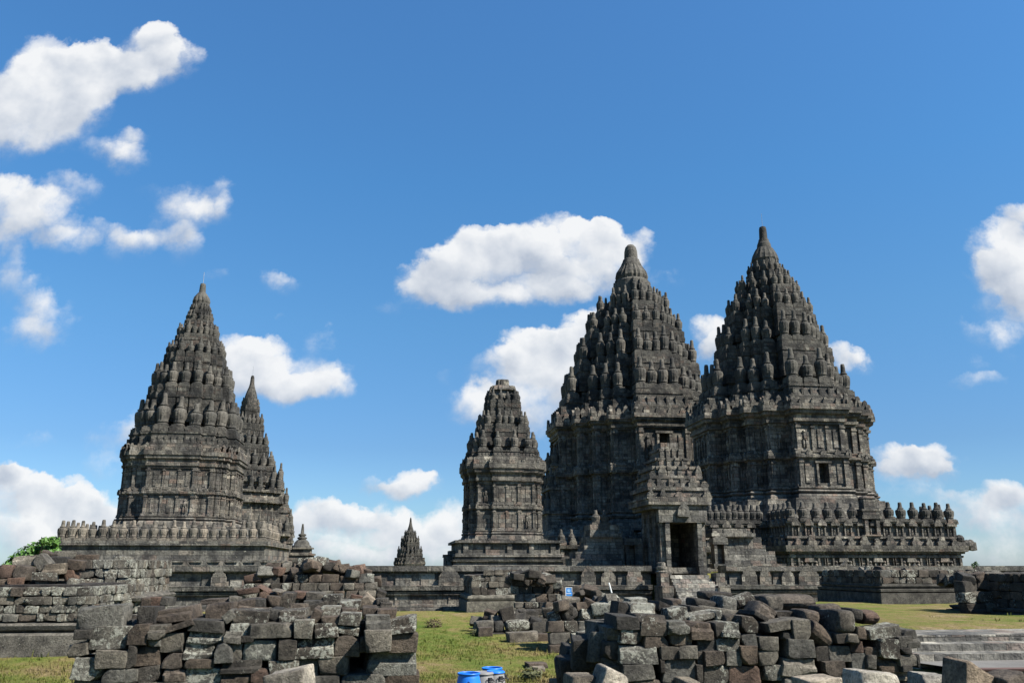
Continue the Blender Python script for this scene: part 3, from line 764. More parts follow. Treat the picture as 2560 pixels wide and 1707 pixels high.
# inner floor and parapet steps up to the temple foot
square_plinth(m, xl + 2.2, xr - 2.0, Yf + 2.4, Yf + 16, [(zt - .1, 0), (zt + .5, 0), (zt + .5, -.4), (zL(1324) + .03, -.5)])
m.build("terrace", M_terrace, tL)
hr = (1352 - 1305) / F * Yf * 1.03
sp = []
for j in range(21): sp.append((xl + .35 + (xr - xl - .7) * j / 20, Yf + .25, zt, hr * random.uniform(.90, 1.0), 1.0))
for j in range(1, 9): sp.append((xl + .35, Yf + .25 + 1.15 * j, zt, hr * .95, 1.0)); 
for j in range(1, 9): sp.append((xr - .35, Yf + .25 + 1.15 * j, zt, hr * .95, 1.0))
put_pinnacles(tL, sp, 2, 100, 'bulb_pinnacle')

# right temple: tall terrace with niches, antefixes, friezes and bulb pinnacles
Yf = 71.5; xl, xr = at(1972, 1340, Yf)[0], at(2392, 1340, Yf)[0]
Z = lambda v: zv(2180, v, Yf)
prof = [(-.5, .55), (Z(1434), .55), (Z(1433), .40), (Z(1421), .40), (Z(1420.5), .05), (Z(1394), .05), (Z(1393.5), .25), (Z(1388), .25), (Z(1387.5), .12), (Z(1384), .12), (Z(1383.5), .34), (Z(1379), .36), (Z(1378), .55), (Z(1363.5), .62), (Z(1363), .18), (Z(1346), .12),
        (Z(1345.5), .28), (Z(1340), .28), (Z(1339.5), 0), (Z(1309), 0), (Z(1308.5), .2), (Z(1303), .2)]
def ornate(m, a, b, Zf):
    L, t, n = face(a, b); q = max(2, int(round(L / 1.18)))
    for j in range(q):
        s = L * (j + .5) / q
        for ds in (-.34, .22): obox(m, a, t, n, s + ds, s + ds + .12, -.02, .17, Zf(1339.5), Zf(1315))
        obox(m, a, t, n, s - .42, s + .42, -.02, .26, Zf(1315), Zf(1308.6)); figure(m, a, t, n, s, .02, Zf(1338), (Zf(1318) - Zf(1338)))
        antefix(m, a, t, n, s, .36, .62, .30, Zf(1314), .3)
        antefix(m, a, t, n, s, .40 if j % 2 else .3, (Zf(1340) - Zf(1363)) * (1.15 if j % 2 else .8), .56, Zf(1363.4), .3)
    q = max(2, int(round(L / 3.3)))
    for j in range(q):
        s = L * (j + .5) / q; z0, z1 = Zf(1420.4), Zf(1394)
        for ds, w in ((-1.62, .2), (-.98, .16), (.82, .16), (1.42, .2)): obox(m, a, t, n, s + ds, s + ds + w, 0, .24, z0, z1 - .01)
        for ds in (-.30, .18): obox(m, a, t, n, s + ds, s + ds + .12, 0, .26, z0, z0 + (z1 - z0) * .62)
        obox(m, a, t, n, s - .46, s + .46, 0, .33, z0 + (z1 - z0) * .62, z1 - .02, .8)
        for ds in (-.64, .64):
            P = lambda dz: (a[0] + t[0] * (s + ds) + n[0] * .12, a[1] + t[1] * (s + ds) + n[1] * .12, z0 + dz)
            m.blob(P(.22), (.2, .16, .22), 7); m.blob(P(.5), (.15, .16, .15), 7)
        for r_ in range(3): obox(m, a, t, n, s - 1.38, s - 1.05, 0, .12, z0 + .12 + r_ * .24, z0 + .24 + r_ * .24)
m = MB()
square_plinth(m, xl, xr, Yf, Yf + 8, prof)
ornate(m, (xl, Yf), (xr, Yf), Z); ornate(m, (xr, Yf), (xr, Yf + 7), Z); ornate(m, (xl, Yf + 6.5), (xl, Yf), Z)
m.build("terrace_front", M_temple, tR)
Yw = 75.5; wl, wr = cR[0] - 13.2, xr + .5
Zw = lambda v: zv(1880, v + 2, Yw)
m = MB(); square_plinth(m, wl, wr, Yw, Yw + 22, [(zz - .03, oo) for zz, oo in prof]); ornate(m, (wl, Yw), (xl, Yw), lambda v: Z(v) - .03)
m.build("terrace", M_temple, tR)
# plinth between terrace floor and temple foot
m = MB(); zf = zR(1272); zt = Z(1303)
RR = mR(194, 1160)
stack(m, uR, cR, [(zt - .2, RR, 1.6), (zt + (zf - zt) * .45, RR, 1.6), (zt + (zf - zt) * .47, RR, 1.2), (zf + .02, RR, 1.1)], 1.05)
m.build("plinth", M_temple, tR)
hr = (1303 - 1255) / F * Yf * 1.02; sp = []
zt = Z(1303)
nfr = 14
for j in range(nfr):
    if j == 6: continue
    sp.append((xl + .35 + (xr - xl - .7) * j / (nfr - 1), Yf + .2, zt, hr * random.uniform(.95, 1.05), 1.15))
for j in range(1, 5): sp.append((xl + .35, Yf + .2 + 1.0 * j, zt, hr, 1.15)); sp.append((xr - .35, Yf + .2 + 1.35 * j, zt, hr, 1.15))
for j in range(9): sp.append((wl + .4 + (xl - wl - 1.2) * j / 8, Yw + .2, zt - .03, hr * random.uniform(.93, 1.05), 1.15))
for j in range(6): sp.append((xr - 3.5 + .2 - 1.2 * j, Yw + 3.4, zt - .03, hr, 1.15)) if j < 0 else None
put_pinnacles(tR, sp, 0, 100, 'bulb_pinnacle')
# aedicule in the middle of the front parapet
m = MB(); ux = at(2178, 1340, Yf)[0]
zz0 = Z(1336); zz1 = Z(1297); zz2 = Z(1240)
for sg in (-1, 1): m.box(ux + sg * .52 - .16, ux + sg * .52 + .16, Yf - .42, Yf + .5, zz0, zz1)
m.box(ux - .52, ux + .52, Yf + .2, Yf + .5, zz0, zz1)
m.box(ux - .9, ux + .9, Yf - .5, Yf + .6, zz1, zz1 + .35); m.box(ux - .75, ux + .75, Yf - .4, Yf + .6, zz1 + .35, zz1 + .65)
m.box(ux - .85, ux + .85, Yf - .45, Yf + .6, zz1 + .65, zz1 + .85); m.box(ux - .55, ux + .55, Yf - .3, Yf + .6, zz1 + .85, zz2 - .2); m.box(ux - .65, ux + .65, Yf - .36, Yf + .6, zz2 - .2, zz2, .0, 0, .7)
m.box(ux - .8, ux + .8, Yf - .46, Yf + .5, zz0 - .12, zz0)
m.build("parapet_niche", M_temple, tR)
# water spout at the corner
m = MB(); p = at(2396, 1362, Yf)
m.box(p[0] - .4, p[0] + .5, Yf - .5, Yf + .4, p[2] - .35, p[2] + .3, .0, .04, .8); m.blob((p[0] + .75, Yf - .1, p[2] + .05), (.55, .42, .42)); m.box(p[0] + .9, p[0] + 1.45, Yf - .4, Yf + .25, p[2] - .45, p[2] + .28, 0, .05, .8)
m.blob((p[0] + .1, Yf - .1, p[2] + .5), (.42, .4, .4)); m.blob((p[0] + 1.1, Yf - .1, p[2] + .2), (.3, .3, .3))
m.build("water_spout", M_carved, tR)

# central temple terrace
Yf = 95.0; xl = at(1392, 1360, Yf)[0]; xr = xl + 34; Z = lambda v: zv(1440, v, Yf)
m = MB(); square_plinth(m, xl, xr, Yf, Yf + 34, [(-.5, .6), (Z(1404), .6), (Z(1402), .3), (Z(1392), .3), (Z(1391), 0), (Z(1372), 0), (Z(1371), .4), (Z(1362), .5)])
a, b = (xl, Yf), (xr, Yf); L, t, n = face(a, b)
for j in range(24):
    s = .6 + 1.15 * j; obox(m, a, t, n, s - .2, s + .2, -.02, .2, Z(1391), Z(1372)); antefix(m, a, t, n, s, .4, .9, .45, Z(1362), .3)
square_plinth(m, cC[0] - 14.5, cC[0] + 14.5, 99.5, 125, [(Z(1362) - .1, 0), (zC(1347), 0), (zC(1346), -.4), (zC(1335) + .02, -.6)])
m.build("terrace", M_temple, tC)
sp = [(xl + .6 + 1.15 * j, Yf + .5, Z(1362), 1.7, 1.1) for j in range(14)]
put_pinnacles(tC, sp, 0, 100, 'bulb_pinnacle')

# small temple: stepped foot
Yf = 73.2; xl, xr = at(1146, 1385, Yf)[0], at(1400, 1385, Yf)[0]; Z = lambda v: zv(1260, v, Yf)
m = MB(); square_plinth(m, xl, xr, Yf, Yf + 9.5, [(-.5, .55), (Z(1412), .5), (Z(1411), .25), (Z(1404), .2), (Z(1403.5), .45), (Z(1398.5), .5), (Z(1398), .1), (Z(1391.5), .15), (Z(1391), .3), (Z(1383), .25), (Z(1382.5), 0), (Z(1357), 0), (Z(1356.5), .3), (Z(1350), .3)])
for j in range(5):
    s = xl + .6 + (xr - xl - 1.2) * j / 4; m.box(s - .2, s + .2, Yf - .14, Yf + .1, Z(1391), Z(1357))
m.box(at(1112, 1385, 78)[0], xl + .5, 76.6, 80.2, -.5, Z(1390)); m.box(at(1122, 1385, 78)[0], xl + .5, 77, 80, Z(1390), Z(1374)); m.box(at(1110, 1385, 78)[0] - .15, at(1122, 1385, 78)[0], 76.7, 77.4, Z(1392), Z(1384), 0, .03)
square_plinth(m, xl + .5, xr - .7, Yf + .6, Yf + 9, [(Z(1351), 0), (zA(1356) + .01, -.1), (zA(1356) + .02, -.15)])
m.build("stepped_base", M_terrace, tA)

# slender shrine left of the gap
p = at(752, 1400, 100); root = empty("slender_shrine", (p[0], 100, -.45), "slender bell shaped stone shrine with needle spire beside the left temples", "shrine")
zz = lambda v: zv(752, v, 100); w = lambda px: px / F * 103
m = MB()
for v0, v1, h0 in ((1430, 1405, 31), (1405, 1398, 34), (1398, 1388, 27), (1388, 1383, 30), (1383, 1372, 22), (1372, 1368, 26)):
    m.box(p[0] - w(h0), p[0] + w(h0), 100 - w(h0), 100 + w(h0), zz(v0) if v0 < 1430 else -.45, zz(v1) - .002)
m.build("base", M_temple, root)
m = MB(); m.lathe([(w(22), zz(1368)), (w(22), zz(1364)), (w(18), zz(1362)), (w(17), zz(1356)), (w(12), zz(1350)), (w(8), zz(1348)), (w(11), zz(1346)), (w(11), zz(1343)), (w(6), zz(1341)), (w(9), zz(1338)), (w(9), zz(1335)), (w(4), zz(1333)), (w(3), zz(1320)), (w(2), zz(1309))], p[0], 100, 0, 24)
m.build("spire", M_carved, root, smooth=True)

# ------------------------------------------------------------------ terrace wall
YW = 64.0
def wall_run(name, label, x0, x1, crest):
    root = empty(name, ((x0 + x1) / 2, YW, -3.1), label, "wall", "terrace walls beside the gateway"); Z = lambda v: zv(1000, v, YW)
    prof = [(-3.6, .55), (Z(1521), .55), (Z(1520), .40), (Z(1511), .40), (Z(1510), .12), (Z(1487), .12), (Z(1486), .30), (Z(1479), .34), (Z(1478.5), .16), (Z(1475), .16), (Z(1474.5), .46), (Z(1463), .50), (Z(1462.5), .05), (Z(1431), .05), (Z(1430.5), .22), (Z(1427.5), .22), (Z(1427), .42), (Z(1413.5), .42)]
    m = MB()
    for (za, oa), (zb, ob) in zip(prof, prof[1:]):
        m.quad(((x0, YW - oa, za), (x1, YW - oa, za), (x1, YW - ob, zb), (x0, YW - ob, zb)))
    m.quad(((x0, YW - .42, prof[-1][0]), (x1, YW - .42, prof[-1][0]), (x1, YW + 1.3, prof[-1][0]), (x0, YW + 1.3, prof[-1][0])))
    m.quad(((x1, YW + 1.3, -3.6), (x0, YW + 1.3, -3.6), (x0, YW + 1.3, Z(1413.5)), (x1, YW + 1.3, Z(1413.5))))
    for x, fl in ((x0, 1), (x1, 0)):
        pts = [(x, YW - o, z) for z, o in prof] + [(x, YW + 1.3, prof[-1][0]), (x, YW + 1.3, -3.6)]
        m.quad(pts if not fl else pts[::-1])
    x = x0 + random.uniform(.2, .8)
    while x < x1 - 2:
        w = random.uniform(.7, 1.5)
        if random.random() < .7: m.box(x, x + w, YW - .05 - random.uniform(.06, .16), YW + .1, Z(1462.5), Z(1431) - random.choice((0, .25, .45)))
        if random.random() < .5: m.box(x, x + .12, YW - .19, YW, Z(1510), Z(1487))
        x += w + random.uniform(.3, .9)
    m.build("masonry", M_terrace, root)
    for (u, h, w) in crest:
        m = MB(); cx = at(u, 1440, YW - .3)[0]
        if not x0 + .5 < cx < x1 - .5: continue
        j_ = lambda: random.uniform(-.05, .05)
        side = [(.98, .50), (.84, .56), (.80, .70 + j_()), (.56, .76 + j_()), (.50, .88 + j_()), (.24, .92 + j_())]
        pts = [(-w, 0), (w, 0)] + [(x * w, z_ * h) for x, z_ in side] + [(j_() * w, h)] + [(-x * w, (z_ + j_() * .6) * h) for x, z_ in reversed(side)]
        m.prism([(px, pz + Z(1463)) for px, pz in pts], -.1, .16, 0, cx, YW - .34)
        m.build("crest_stone", M_temple, root)
    return root
xg0, xg1 = at(1646, 1440, YW)[0], at(1792, 1440, YW)[0]
wall_run("terrace_wall", "long moulded grey stone retaining wall running left from the doorway gate", -62, xg0 - .6,
         [(548, 1.2, .5), (1123, 1.35, .75), (1470, 1.4, .55), (1520, 1.2, .55), (1585, 1.3, .6)])
wall_run("terrace_wall", "stone retaining wall with upright leaf shaped crest stones right of the doorway gate", xg1 + .6, at(2660, 1440, YW)[0],
         [(1830, 1.1, .4), (1872, 1.35, .6), (1912, 1.35, .45), (1968, 1.2, .5), (2020, 1.5, .8), (2072, 1.1, .5), (2115, 1.7, .8), (2165, 1.2, .5), (2225, 1.45, .6), (2290, 1.5, .55), (2345, 1.3, .5)])

# ------------------------------------------------------------------ doorway gate
YG = 63.2; gx = lambda u: at(u, 1420, YG)[0]; gv = lambda v: zv(1710, v, YG)
root = empty("gateway", (gx(1710), YG, -.4), "dark stone gateway with a tall open doorway and tiered roof at the head of stairs", "gate")
x0, x1 = gx(1654), gx(1768); d0, d1 = gx(1677), gx(1746); zf, zl, zt = gv(1436), gv(1306), gv(1272); dep = 4.8
m = MB()
m.box(x0, d0, YG, YG + dep, -1.2, zt - .002); m.box(d1, x1, YG, YG + dep, -1.2, zt - .002)          # side piers
m.box(d0, d1, YG + dep - .5, YG + dep, -1.2, zl)                              # back of the passage
m.box(d0, d1, YG + .9, YG + dep - .5, zf - .5, zf - .003)                              # floor
m.box(d0, d1, YG + .05, YG + dep, zl + .003, zt - .01)
for sx in (x0, x1):
    for k in range(3): m.box(sx - .18, sx + .18, YG + .6 + k * 1.5, YG + 1.0 + k * 1.5, -.4, zt - .3)
m.box(x0 - .35, x1 + .35, YG + .25, YG + dep + .1, -.5, gv(1425)); m.box(x0 - .28, x1 + .28, YG + .3, YG + dep, gv(1425), gv(1418))
m.build("walls", M_temple, root)
m = MB(); m.box(x0 - .12, x1 + .1, YG - .28, YG + .5, zl, zt, 0, .01); m.prism([(-.5, zt - .55), (.45, zt - .6), (.38, zt + .1), (0, zt + .55), (-.4, zt + .05)], -.1, .2, 0, (x0 + x1) / 2, YG - .42)
m.build("lintel", M_terrace, root)
for xa, xb in ((d0 - .34, d0), (d1, d1 + .36)):
    m = MB(); zq = zf
    while zq < zl - .05:
        h = min(random.uniform(.4, .9), zl - zq); m.box(xa + random.uniform(-.04, .02), xb - .001, YG - .22 + random.uniform(-.03, .03), YG + .3, zq, zq + h - .012); zq += h
    m.build("jamb", M_terrace, root)
m = MB(); W = (x1 - x0)
tiers_g = [(1272, 1262, .55), (1262, 1248, .9), (1248, 1243, 1.0), (1243, 1226, .45), (1226, 1216, .85), (1216, 1196, .2), (1196, 1188, .55), (1188, 1172, -.1), (1172, 1163, .2), (1163, 1148, -.5), (1148, 1141, -.25), (1141, 1124, -.75), (1124, 1116, -.6), (1116, 1100, -1.0)]
xc = (x0 + x1) / 2 - .25
for va, vb, o in tiers_g:
    z0, z1 = gv(va), gv(vb); hw = W / 2 + o * .75 - max(0, 1240 - va) / 160 * W * .10; sh = max(0, (1262 - va)) / 160 * 1.0
    m.box(xc - hw, xc + hw, YG - o * .55 + sh * 1.1, YG + dep + o * .5 - sh, z0, z1 - .004)
    if o > .3:
        q = 4
        for j in range(q + 1):
            if 0 < j < q and random.random() < .35: continue
            s = 2 * hw * j / q; antefix(m, (xc - hw, YG - o * .55 + sh * 1.1), (1, 0), (0, -1), min(max(s, .25), 2 * hw - .25), random.uniform(.2, .34), random.uniform(.35, .9), -.03, z1 - .01, .25)
    elif o < .5:
        for j in range(4):
            s = xc - hw + 2 * hw * (j + .5) / 4; m.box(s - .16, s + .16, YG - o * .55 + sh * 1.1 - .14, YG - o * .55 + sh * 1.1 + .1, z0, z1 - .02)
m.build("tiered_roof", M_temple, root)
# bulb finials remaining on the roof corners
sp = [(xc - W * .42, YG + 1.0, gv(1216), 1.5, 1.1), (xc + W * .42, YG + 1.0, gv(1216), 1.4, 1.1), (xc - W * .3, YG + 1.5, gv(1188), 1.4, 1.0), (xc + W * .3, YG + 1.5, gv(1188), 1.4, 1.0), (xc, YG + 1.5, gv(1175), 1.6, 1.0)]
put_pinnacles(root, sp, 0)
# stairs
sroot = empty("stone_stairs", (gx(1720), YG - 2, -3.1), "worn grey stone stairs leading up to the dark doorway of the gate", "stairs")
m = MB(); ns = 11; zbot = -3.0
for i in range(ns):
    zt_ = zf - .02 - (zf - zbot) * i / ns; yy = YG - .35 - i * .34; xa, xb = gx(1668) + .0 * i, gx(1764) + i * .07
    m.box(xa - .02 * i, xb, yy - .34, YG + .2 if i == 0 else yy + .02, -3.4, zt_)
m.build("steps", temple_stone("stair_andesite", gain=2.1, bw=.8, bh=.29), sroot)
for xs, wd in ((gx(1650), .55), (gx(1786), .6)):
    m = MB(); m.box(xs - wd, xs + wd * .5, YG - 2.2, YG - .2, -3.4, gv(1462)); m.box(xs - wd * .7, xs + wd * .4, YG - 1.4, YG - .3, gv(1462), gv(1432))
    if wd < .58: m.lathe([(.42, 0), (.46, .1), (.36, .2), (.42, .32), (.42, .45), (.30, .5), (.30, .72), (.2, .78)], xs - .1, YG - .7, gv(1432), 16)
    m.build("side_post", M_temple, sroot)

# block piers flanking the gate
def pier(name, label, rows, Y, extra):
    root = empty(name, (at(rows[0][0], rows[0][2], Y)[0], Y, -.45), label, "stone pier", "block piers flanking the gateway"); m = MB()
    for u0, u1, v0, v1, d in rows:
        x0, x1 = at(u0, v0, Y)[0], at(u1, v0, Y)[0]; z0, z1 = zv(1500, v0, Y), zv(1500, v1, Y)
        x = x0
        while x < x1 - .1:
            w = min(random.uniform(.7, 1.3), x1 - x); w = w if x1 - x - w > .35 else x1 - x
            m.box(x, x + w - .012, Y + d + random.uniform(-.03, .03), Y + 2.6, z0, z1 - .01); x += w
    m.build("blocks", M_terrace, root); extra(root); return root
def ex_left(root):
    Y = 66.5
    m = MB(); q = lambda u: at(u, 1380, Y)[0]; h = lambda v: zv(1580, v, Y)
    m.box(q(1566), q(1573), Y - .1, Y + .6, h(1416), h(1362)); m.box(q(1588), q(1606), Y - .1, Y + .6, h(1416), h(1362)); m.box(q(1562), q(1606), Y - .2, Y + .7, h(1362), h(1345), 0, .02, .85)
    m.box(q(1573), q(1588), Y + .45, Y + .6, h(1416), h(1362)); m.build("niche_frame", M_terrace, root)
    sp = [(q(1497), Y + .8, h(1310), 1.1, 1.4), (q(1520), Y + .8, h(1310), 1.1, 1.4)]; put_pinnacles(root, sp, 0)
pier("stone_pier", "stepped stack of pale grey blocks left of the gateway, two small knobs on top", [(1430, 1560, 1418, 1395, 0), (1440, 1560, 1395, 1378, .1), (1462, 1560, 1378, 1362, .2), (1468, 1560, 1362, 1342, .3), (1476, 1556, 1342, 1332, .1), (1478, 1552, 1332, 1310, .35)], 66.5, ex_left)
def ex_right(root):
    Y = 66.8; m = MB(); q = lambda u: at(u, 1380, Y)[0]; h = lambda v: zv(1800, v, Y)
    m.box(q(1784), q(1791), Y - .25, Y + .6, h(1412), h(1360)); m.box(q(1808), q(1815), Y - .25, Y + .6, h(1412), h(1360))
    pts = [(-.62, h(1360)), (.62, h(1360)), (.6, h(1345)), (0, h(1337)), (-.6, h(1345))]; m.prism(pts, -.3, .6, 0, q(1799.5), Y)
    m.box(q(1791), q(1808), Y + .3, Y + .5, h(1412), h(1360)); m.build("niche_frame", M_terrace, root)
pier("stone_pier", "stepped stack of brownish blocks right of the gateway with a little gabled niche", [(1782, 1962, 1418, 1408, -.35), (1816, 1942, 1408, 1392, 0), (1816, 1940, 1392, 1376, .1), (1816, 1918, 1376, 1360, .2), (1816, 1908, 1360, 1340, .25), (1778, 1888, 1340, 1330, -.15), (1785, 1880, 1330, 1318, .3)], 66.8, ex_right)

# ------------------------------------------------------------------ loose stones
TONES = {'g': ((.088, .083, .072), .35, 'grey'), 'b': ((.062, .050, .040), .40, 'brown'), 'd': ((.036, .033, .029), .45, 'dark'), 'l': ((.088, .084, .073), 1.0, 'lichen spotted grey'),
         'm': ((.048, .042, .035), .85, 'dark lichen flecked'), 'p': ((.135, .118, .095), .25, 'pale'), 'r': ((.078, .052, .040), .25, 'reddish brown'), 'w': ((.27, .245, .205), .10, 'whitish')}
def stone_geo(w, d, h, seed, round_=.12, rough=.035, style='block'):
    """weathered block: a cube grid with worn edges, dents and chips; local coords centred"""
    rnd = random.Random(seed)
    if style == 'drum':
        V = []; Fc = []; seg = 18; rings = [(-.5, .86), (-.47, .95), (-.3, 1), (0, 1.01), (.3, 1), (.47, .95), (.5, .86)]
        for x, r in rings:
            for i in range(seg):
                a = 2 * math.pi * i / seg; nn = 1 + .05 * mnoise.noise(Vector((x * 3 + seed, math.cos(a) * 1.5, math.sin(a) * 1.5)))
                V.append((x * w, math.cos(a) * d / 2 * r * nn, math.sin(a) * h / 2 * r * nn))
        for j in range(len(rings) - 1):
            for i in range(seg):
                i2 = (i + 1) % seg; Fc.append((j * seg + i, (j + 1) * seg + i, (j + 1) * seg + i2, j * seg + i2))
        Fc.append(tuple(range(seg))); Fc.append(tuple(reversed(range((len(rings) - 1) * seg, len(rings) * seg))))
        return np.array(V), Fc
    g = [-1, -.93, -.72, -.35, 0, .35, .72, .93, 1]; k = len(g); idx = {}; V = []; Fc = []
    def vid(i, j, l):
        if (i, j, l) not in idx: idx[(i, j, l)] = len(V); V.append((g[i], g[j], g[l]))
        return idx[(i, j, l)]
    for a in range(3):
        for side in (0, k - 1):
            for i in range(k - 1):
                for j in range(k - 1):
                    c = []
                    for (p, q) in ((i, j), (i + 1, j), (i + 1, j + 1), (i, j + 1)):
                        t = [0, 0, 0]; t[a] = side; t[(a + 1) % 3] = p; t[(a + 2) % 3] = q; c.append(vid(*t))
                    Fc.append(tuple(c if side else c[::-1]))
    V = np.array(V, float)
    p = 24.0 if style in ('block', 'notch') else (5.0 if style == 'boulder' else 10.0)
    r = rnd.uniform(.7, 1.3) * round_
    inf = np.abs(V).max(1); ln = (np.abs(V) ** p).sum(1) ** (1 / p); V = V * (inf / ln)[:, None] ** 1.0
    # skew the block a little, taper it
    tz, ty, sk = rnd.uniform(-.07, .07), rnd.uniform(-.06, .06), rnd.uniform(-.05, .05)
    V[:, 0] *= 1 + tz * V[:, 2]; V[:, 2] *= 1 + ty * V[:, 0]; V[:, 0] += sk * V[:, 2]
    S = np.array([w / 2, d / 2, h / 2]); Pm = V * S; sz = min(w, h, d)
    for q in range(rnd.choice((1, 1, 2, 2, 3, 4))):   # chips knocked off corners and edges
        cdir = np.array([rnd.choice((-1, 1)), -1 if rnd.random() < .8 else 1, rnd.choice((-1, 1))], float) * np.array([1, 1, 1]) ; cdir[rnd.choice((0, 1, 2))] *= rnd.uniform(.1, .9)
        cpos = cdir * S; nrm = cdir / np.linalg.norm(cdir); off = (cpos @ nrm) - sz * rnd.uniform(.05, .17)
        dd = Pm @ nrm - off; msk = dd > 0; Pm[msk] -= nrm * dd[msk][:, None] * .9
    if style == 'notch' or (style == 'block' and rnd.random() < .16 and w > 1.2 * h):   # carved step along the face
        z0 = rnd.choice((-.1, .2, .35)) * h / 2; m_ = (Pm[:, 2] > z0) & (Pm[:, 1] < -d * .25); Pm[m_, 1] += d * .10
    out = np.empty_like(Pm); f = 1.0 / max(.12, sz)
    for i, q in enumerate(Pm):
        v = Vector(q)
        n1 = mnoise.noise_vector(v * (1.6 * f) + Vector((seed * 3.7, seed, 0))); n2 = mnoise.noise_vector(v * (5.0 * f) + Vector((seed, 0, seed * 1.3)))
        out[i] = q + (np.array(n1) * rough * .75 + np.array(n2) * rough * .55) * sz
    return out, Fc

STONES = []      # dicts: verts(world) faces tone area heap key
def rotm(rx, ry, rz):
    return np.array(Matrix.Rotation(rz, 3, 'Z') @ Matrix.Rotation(ry, 3, 'Y') @ Matrix.Rotation(rx, 3, 'X'))
def tone_of(code, rnd):
    c, li, nm = TONES[code]; k = rnd.uniform(.82, 1.2); hue = rnd.uniform(-.05, .05)
    return (c[0] * k * (1 + hue), c[1] * k, c[2] * k * (1 - hue), min(1, max(0, li + rnd.uniform(-.15, .15)))), nm
_seed = [100]
def add_stone(c, w, d, h, code, heap, rx=0, ry=0, rz=0, style='block', hidden=False, name=None):
    _seed[0] += 1; sd_ = _seed[0]; rnd = random.Random(sd_)
    V, Fc = stone_geo(w, d, h, sd_, style=style)
    V = V @ rotm(rx, ry, rz).T
    t, nm = tone_of(code, rnd)
    u, v = proj(c); dist = c[1]
    STONES.append(dict(V=V, c=np.array(c, float), F=Fc, tone=t, tn=nm, area=w * h / dist ** 2, heap=heap, u=u, v=v, w=w, h=h, style=style, hidden=hidden, name=name, tilt=max(abs(rx), abs(ry)), dist=dist))

def laid(heap, org, s, rows, Yfun, depth=(.45, .75)):
    for row in rows:
        x0, y0, x1, y1, code = row[:5]; rot = row[5] if len(row) > 5 else random.uniform(-1.6, 1.6); style = row[6] if len(row) > 6 else 'block'; dy = row[7] if len(row) > 7 else 0
        u0, v0, u1, v1 = org[0] + x0 / s, org[1] + y0 / s, org[0] + x1 / s, org[1] + y1 / s
        uc, vc = (u0 + u1) / 2, (v0 + v1) / 2; Y = Yfun(vc) + dy + random.uniform(-.05, .07)
        k = (Y / ray(uc, vc)[1]) / F
        w, h = (u1 - u0) * k, (v1 - v0) * k * 1.02
        a = abs(R_(rot))
        if a > .1:    # the box given is the bounding box of a tilted block
            ca, sa = math.cos(a), math.sin(a); det = ca * ca - sa * sa
            if det > .35: w, h = max((w * ca - h * sa) / det, w * .55), max((h * ca - w * sa) / det, h * .45)
        d = max(random.uniform(*depth), .6 * min(w, h)); p = at(uc, vc, Y)
        add_stone((p[0], Y + d / 2, p[2]), w * 1.01, d, h, code, heap, random.uniform(-.03, .03), R_(rot), random.uniform(-.05, .05), style)

# --- near left heap (zoom origin 0,1300 scale 3.852 ; second list is in its own zoom)
HL = 'near left heap'
yl = lambda v: 12.0 + max(0, (1545 - v)) * .030
L1 = [(745,832,1165,1040,'g',-3),(870,1030,1225,1240,'l'),(715,1060,875,1150,'d'),(640,1165,855,1325,'g',-12),(690,1335,970,1545,'l',4),(915,1255,1220,1420,'g'),(1225,1010,1415,1200,'b'),
 (1415,1015,1575,1145,'g'),(1310,840,1475,1000,'d'),(1475,830,1835,1000,'b',-8,'notch'),(1570,960,1850,1085,'b',-18),(1290,1215,1530,1400,'b',-4),(1540,1095,1755,1275,'g'),(1565,1290,1750,1430,'b',3),
 (1560,1440,1770,1545,'b'),(1325,1400,1550,1570,'d',-6),(975,1440,1190,1565,'g'),(1180,1440,1315,1560,'g'),(1820,965,2150,1075,'d',4),(1815,1055,2145,1185,'l',4),(1770,1170,2050,1335,'l',2),(1765,1335,2045,1420,'b'),
 (1775,1420,2115,1575,'l',3),(1222,1210,1300,1420,'d'),(1420,1150,1540,1215,'g'),(1350,748,1460,835,'b',4,'block',3),(1450,742,1545,835,'r',0,'block',3),(1545,740,1620,825,'d',8,'block',3),(700,1545,980,1640,'g'),(980,1565,1320,1660,'b'),(1330,1570,1770,1660,'g'),(1775,1578,2110,1660,'d')]
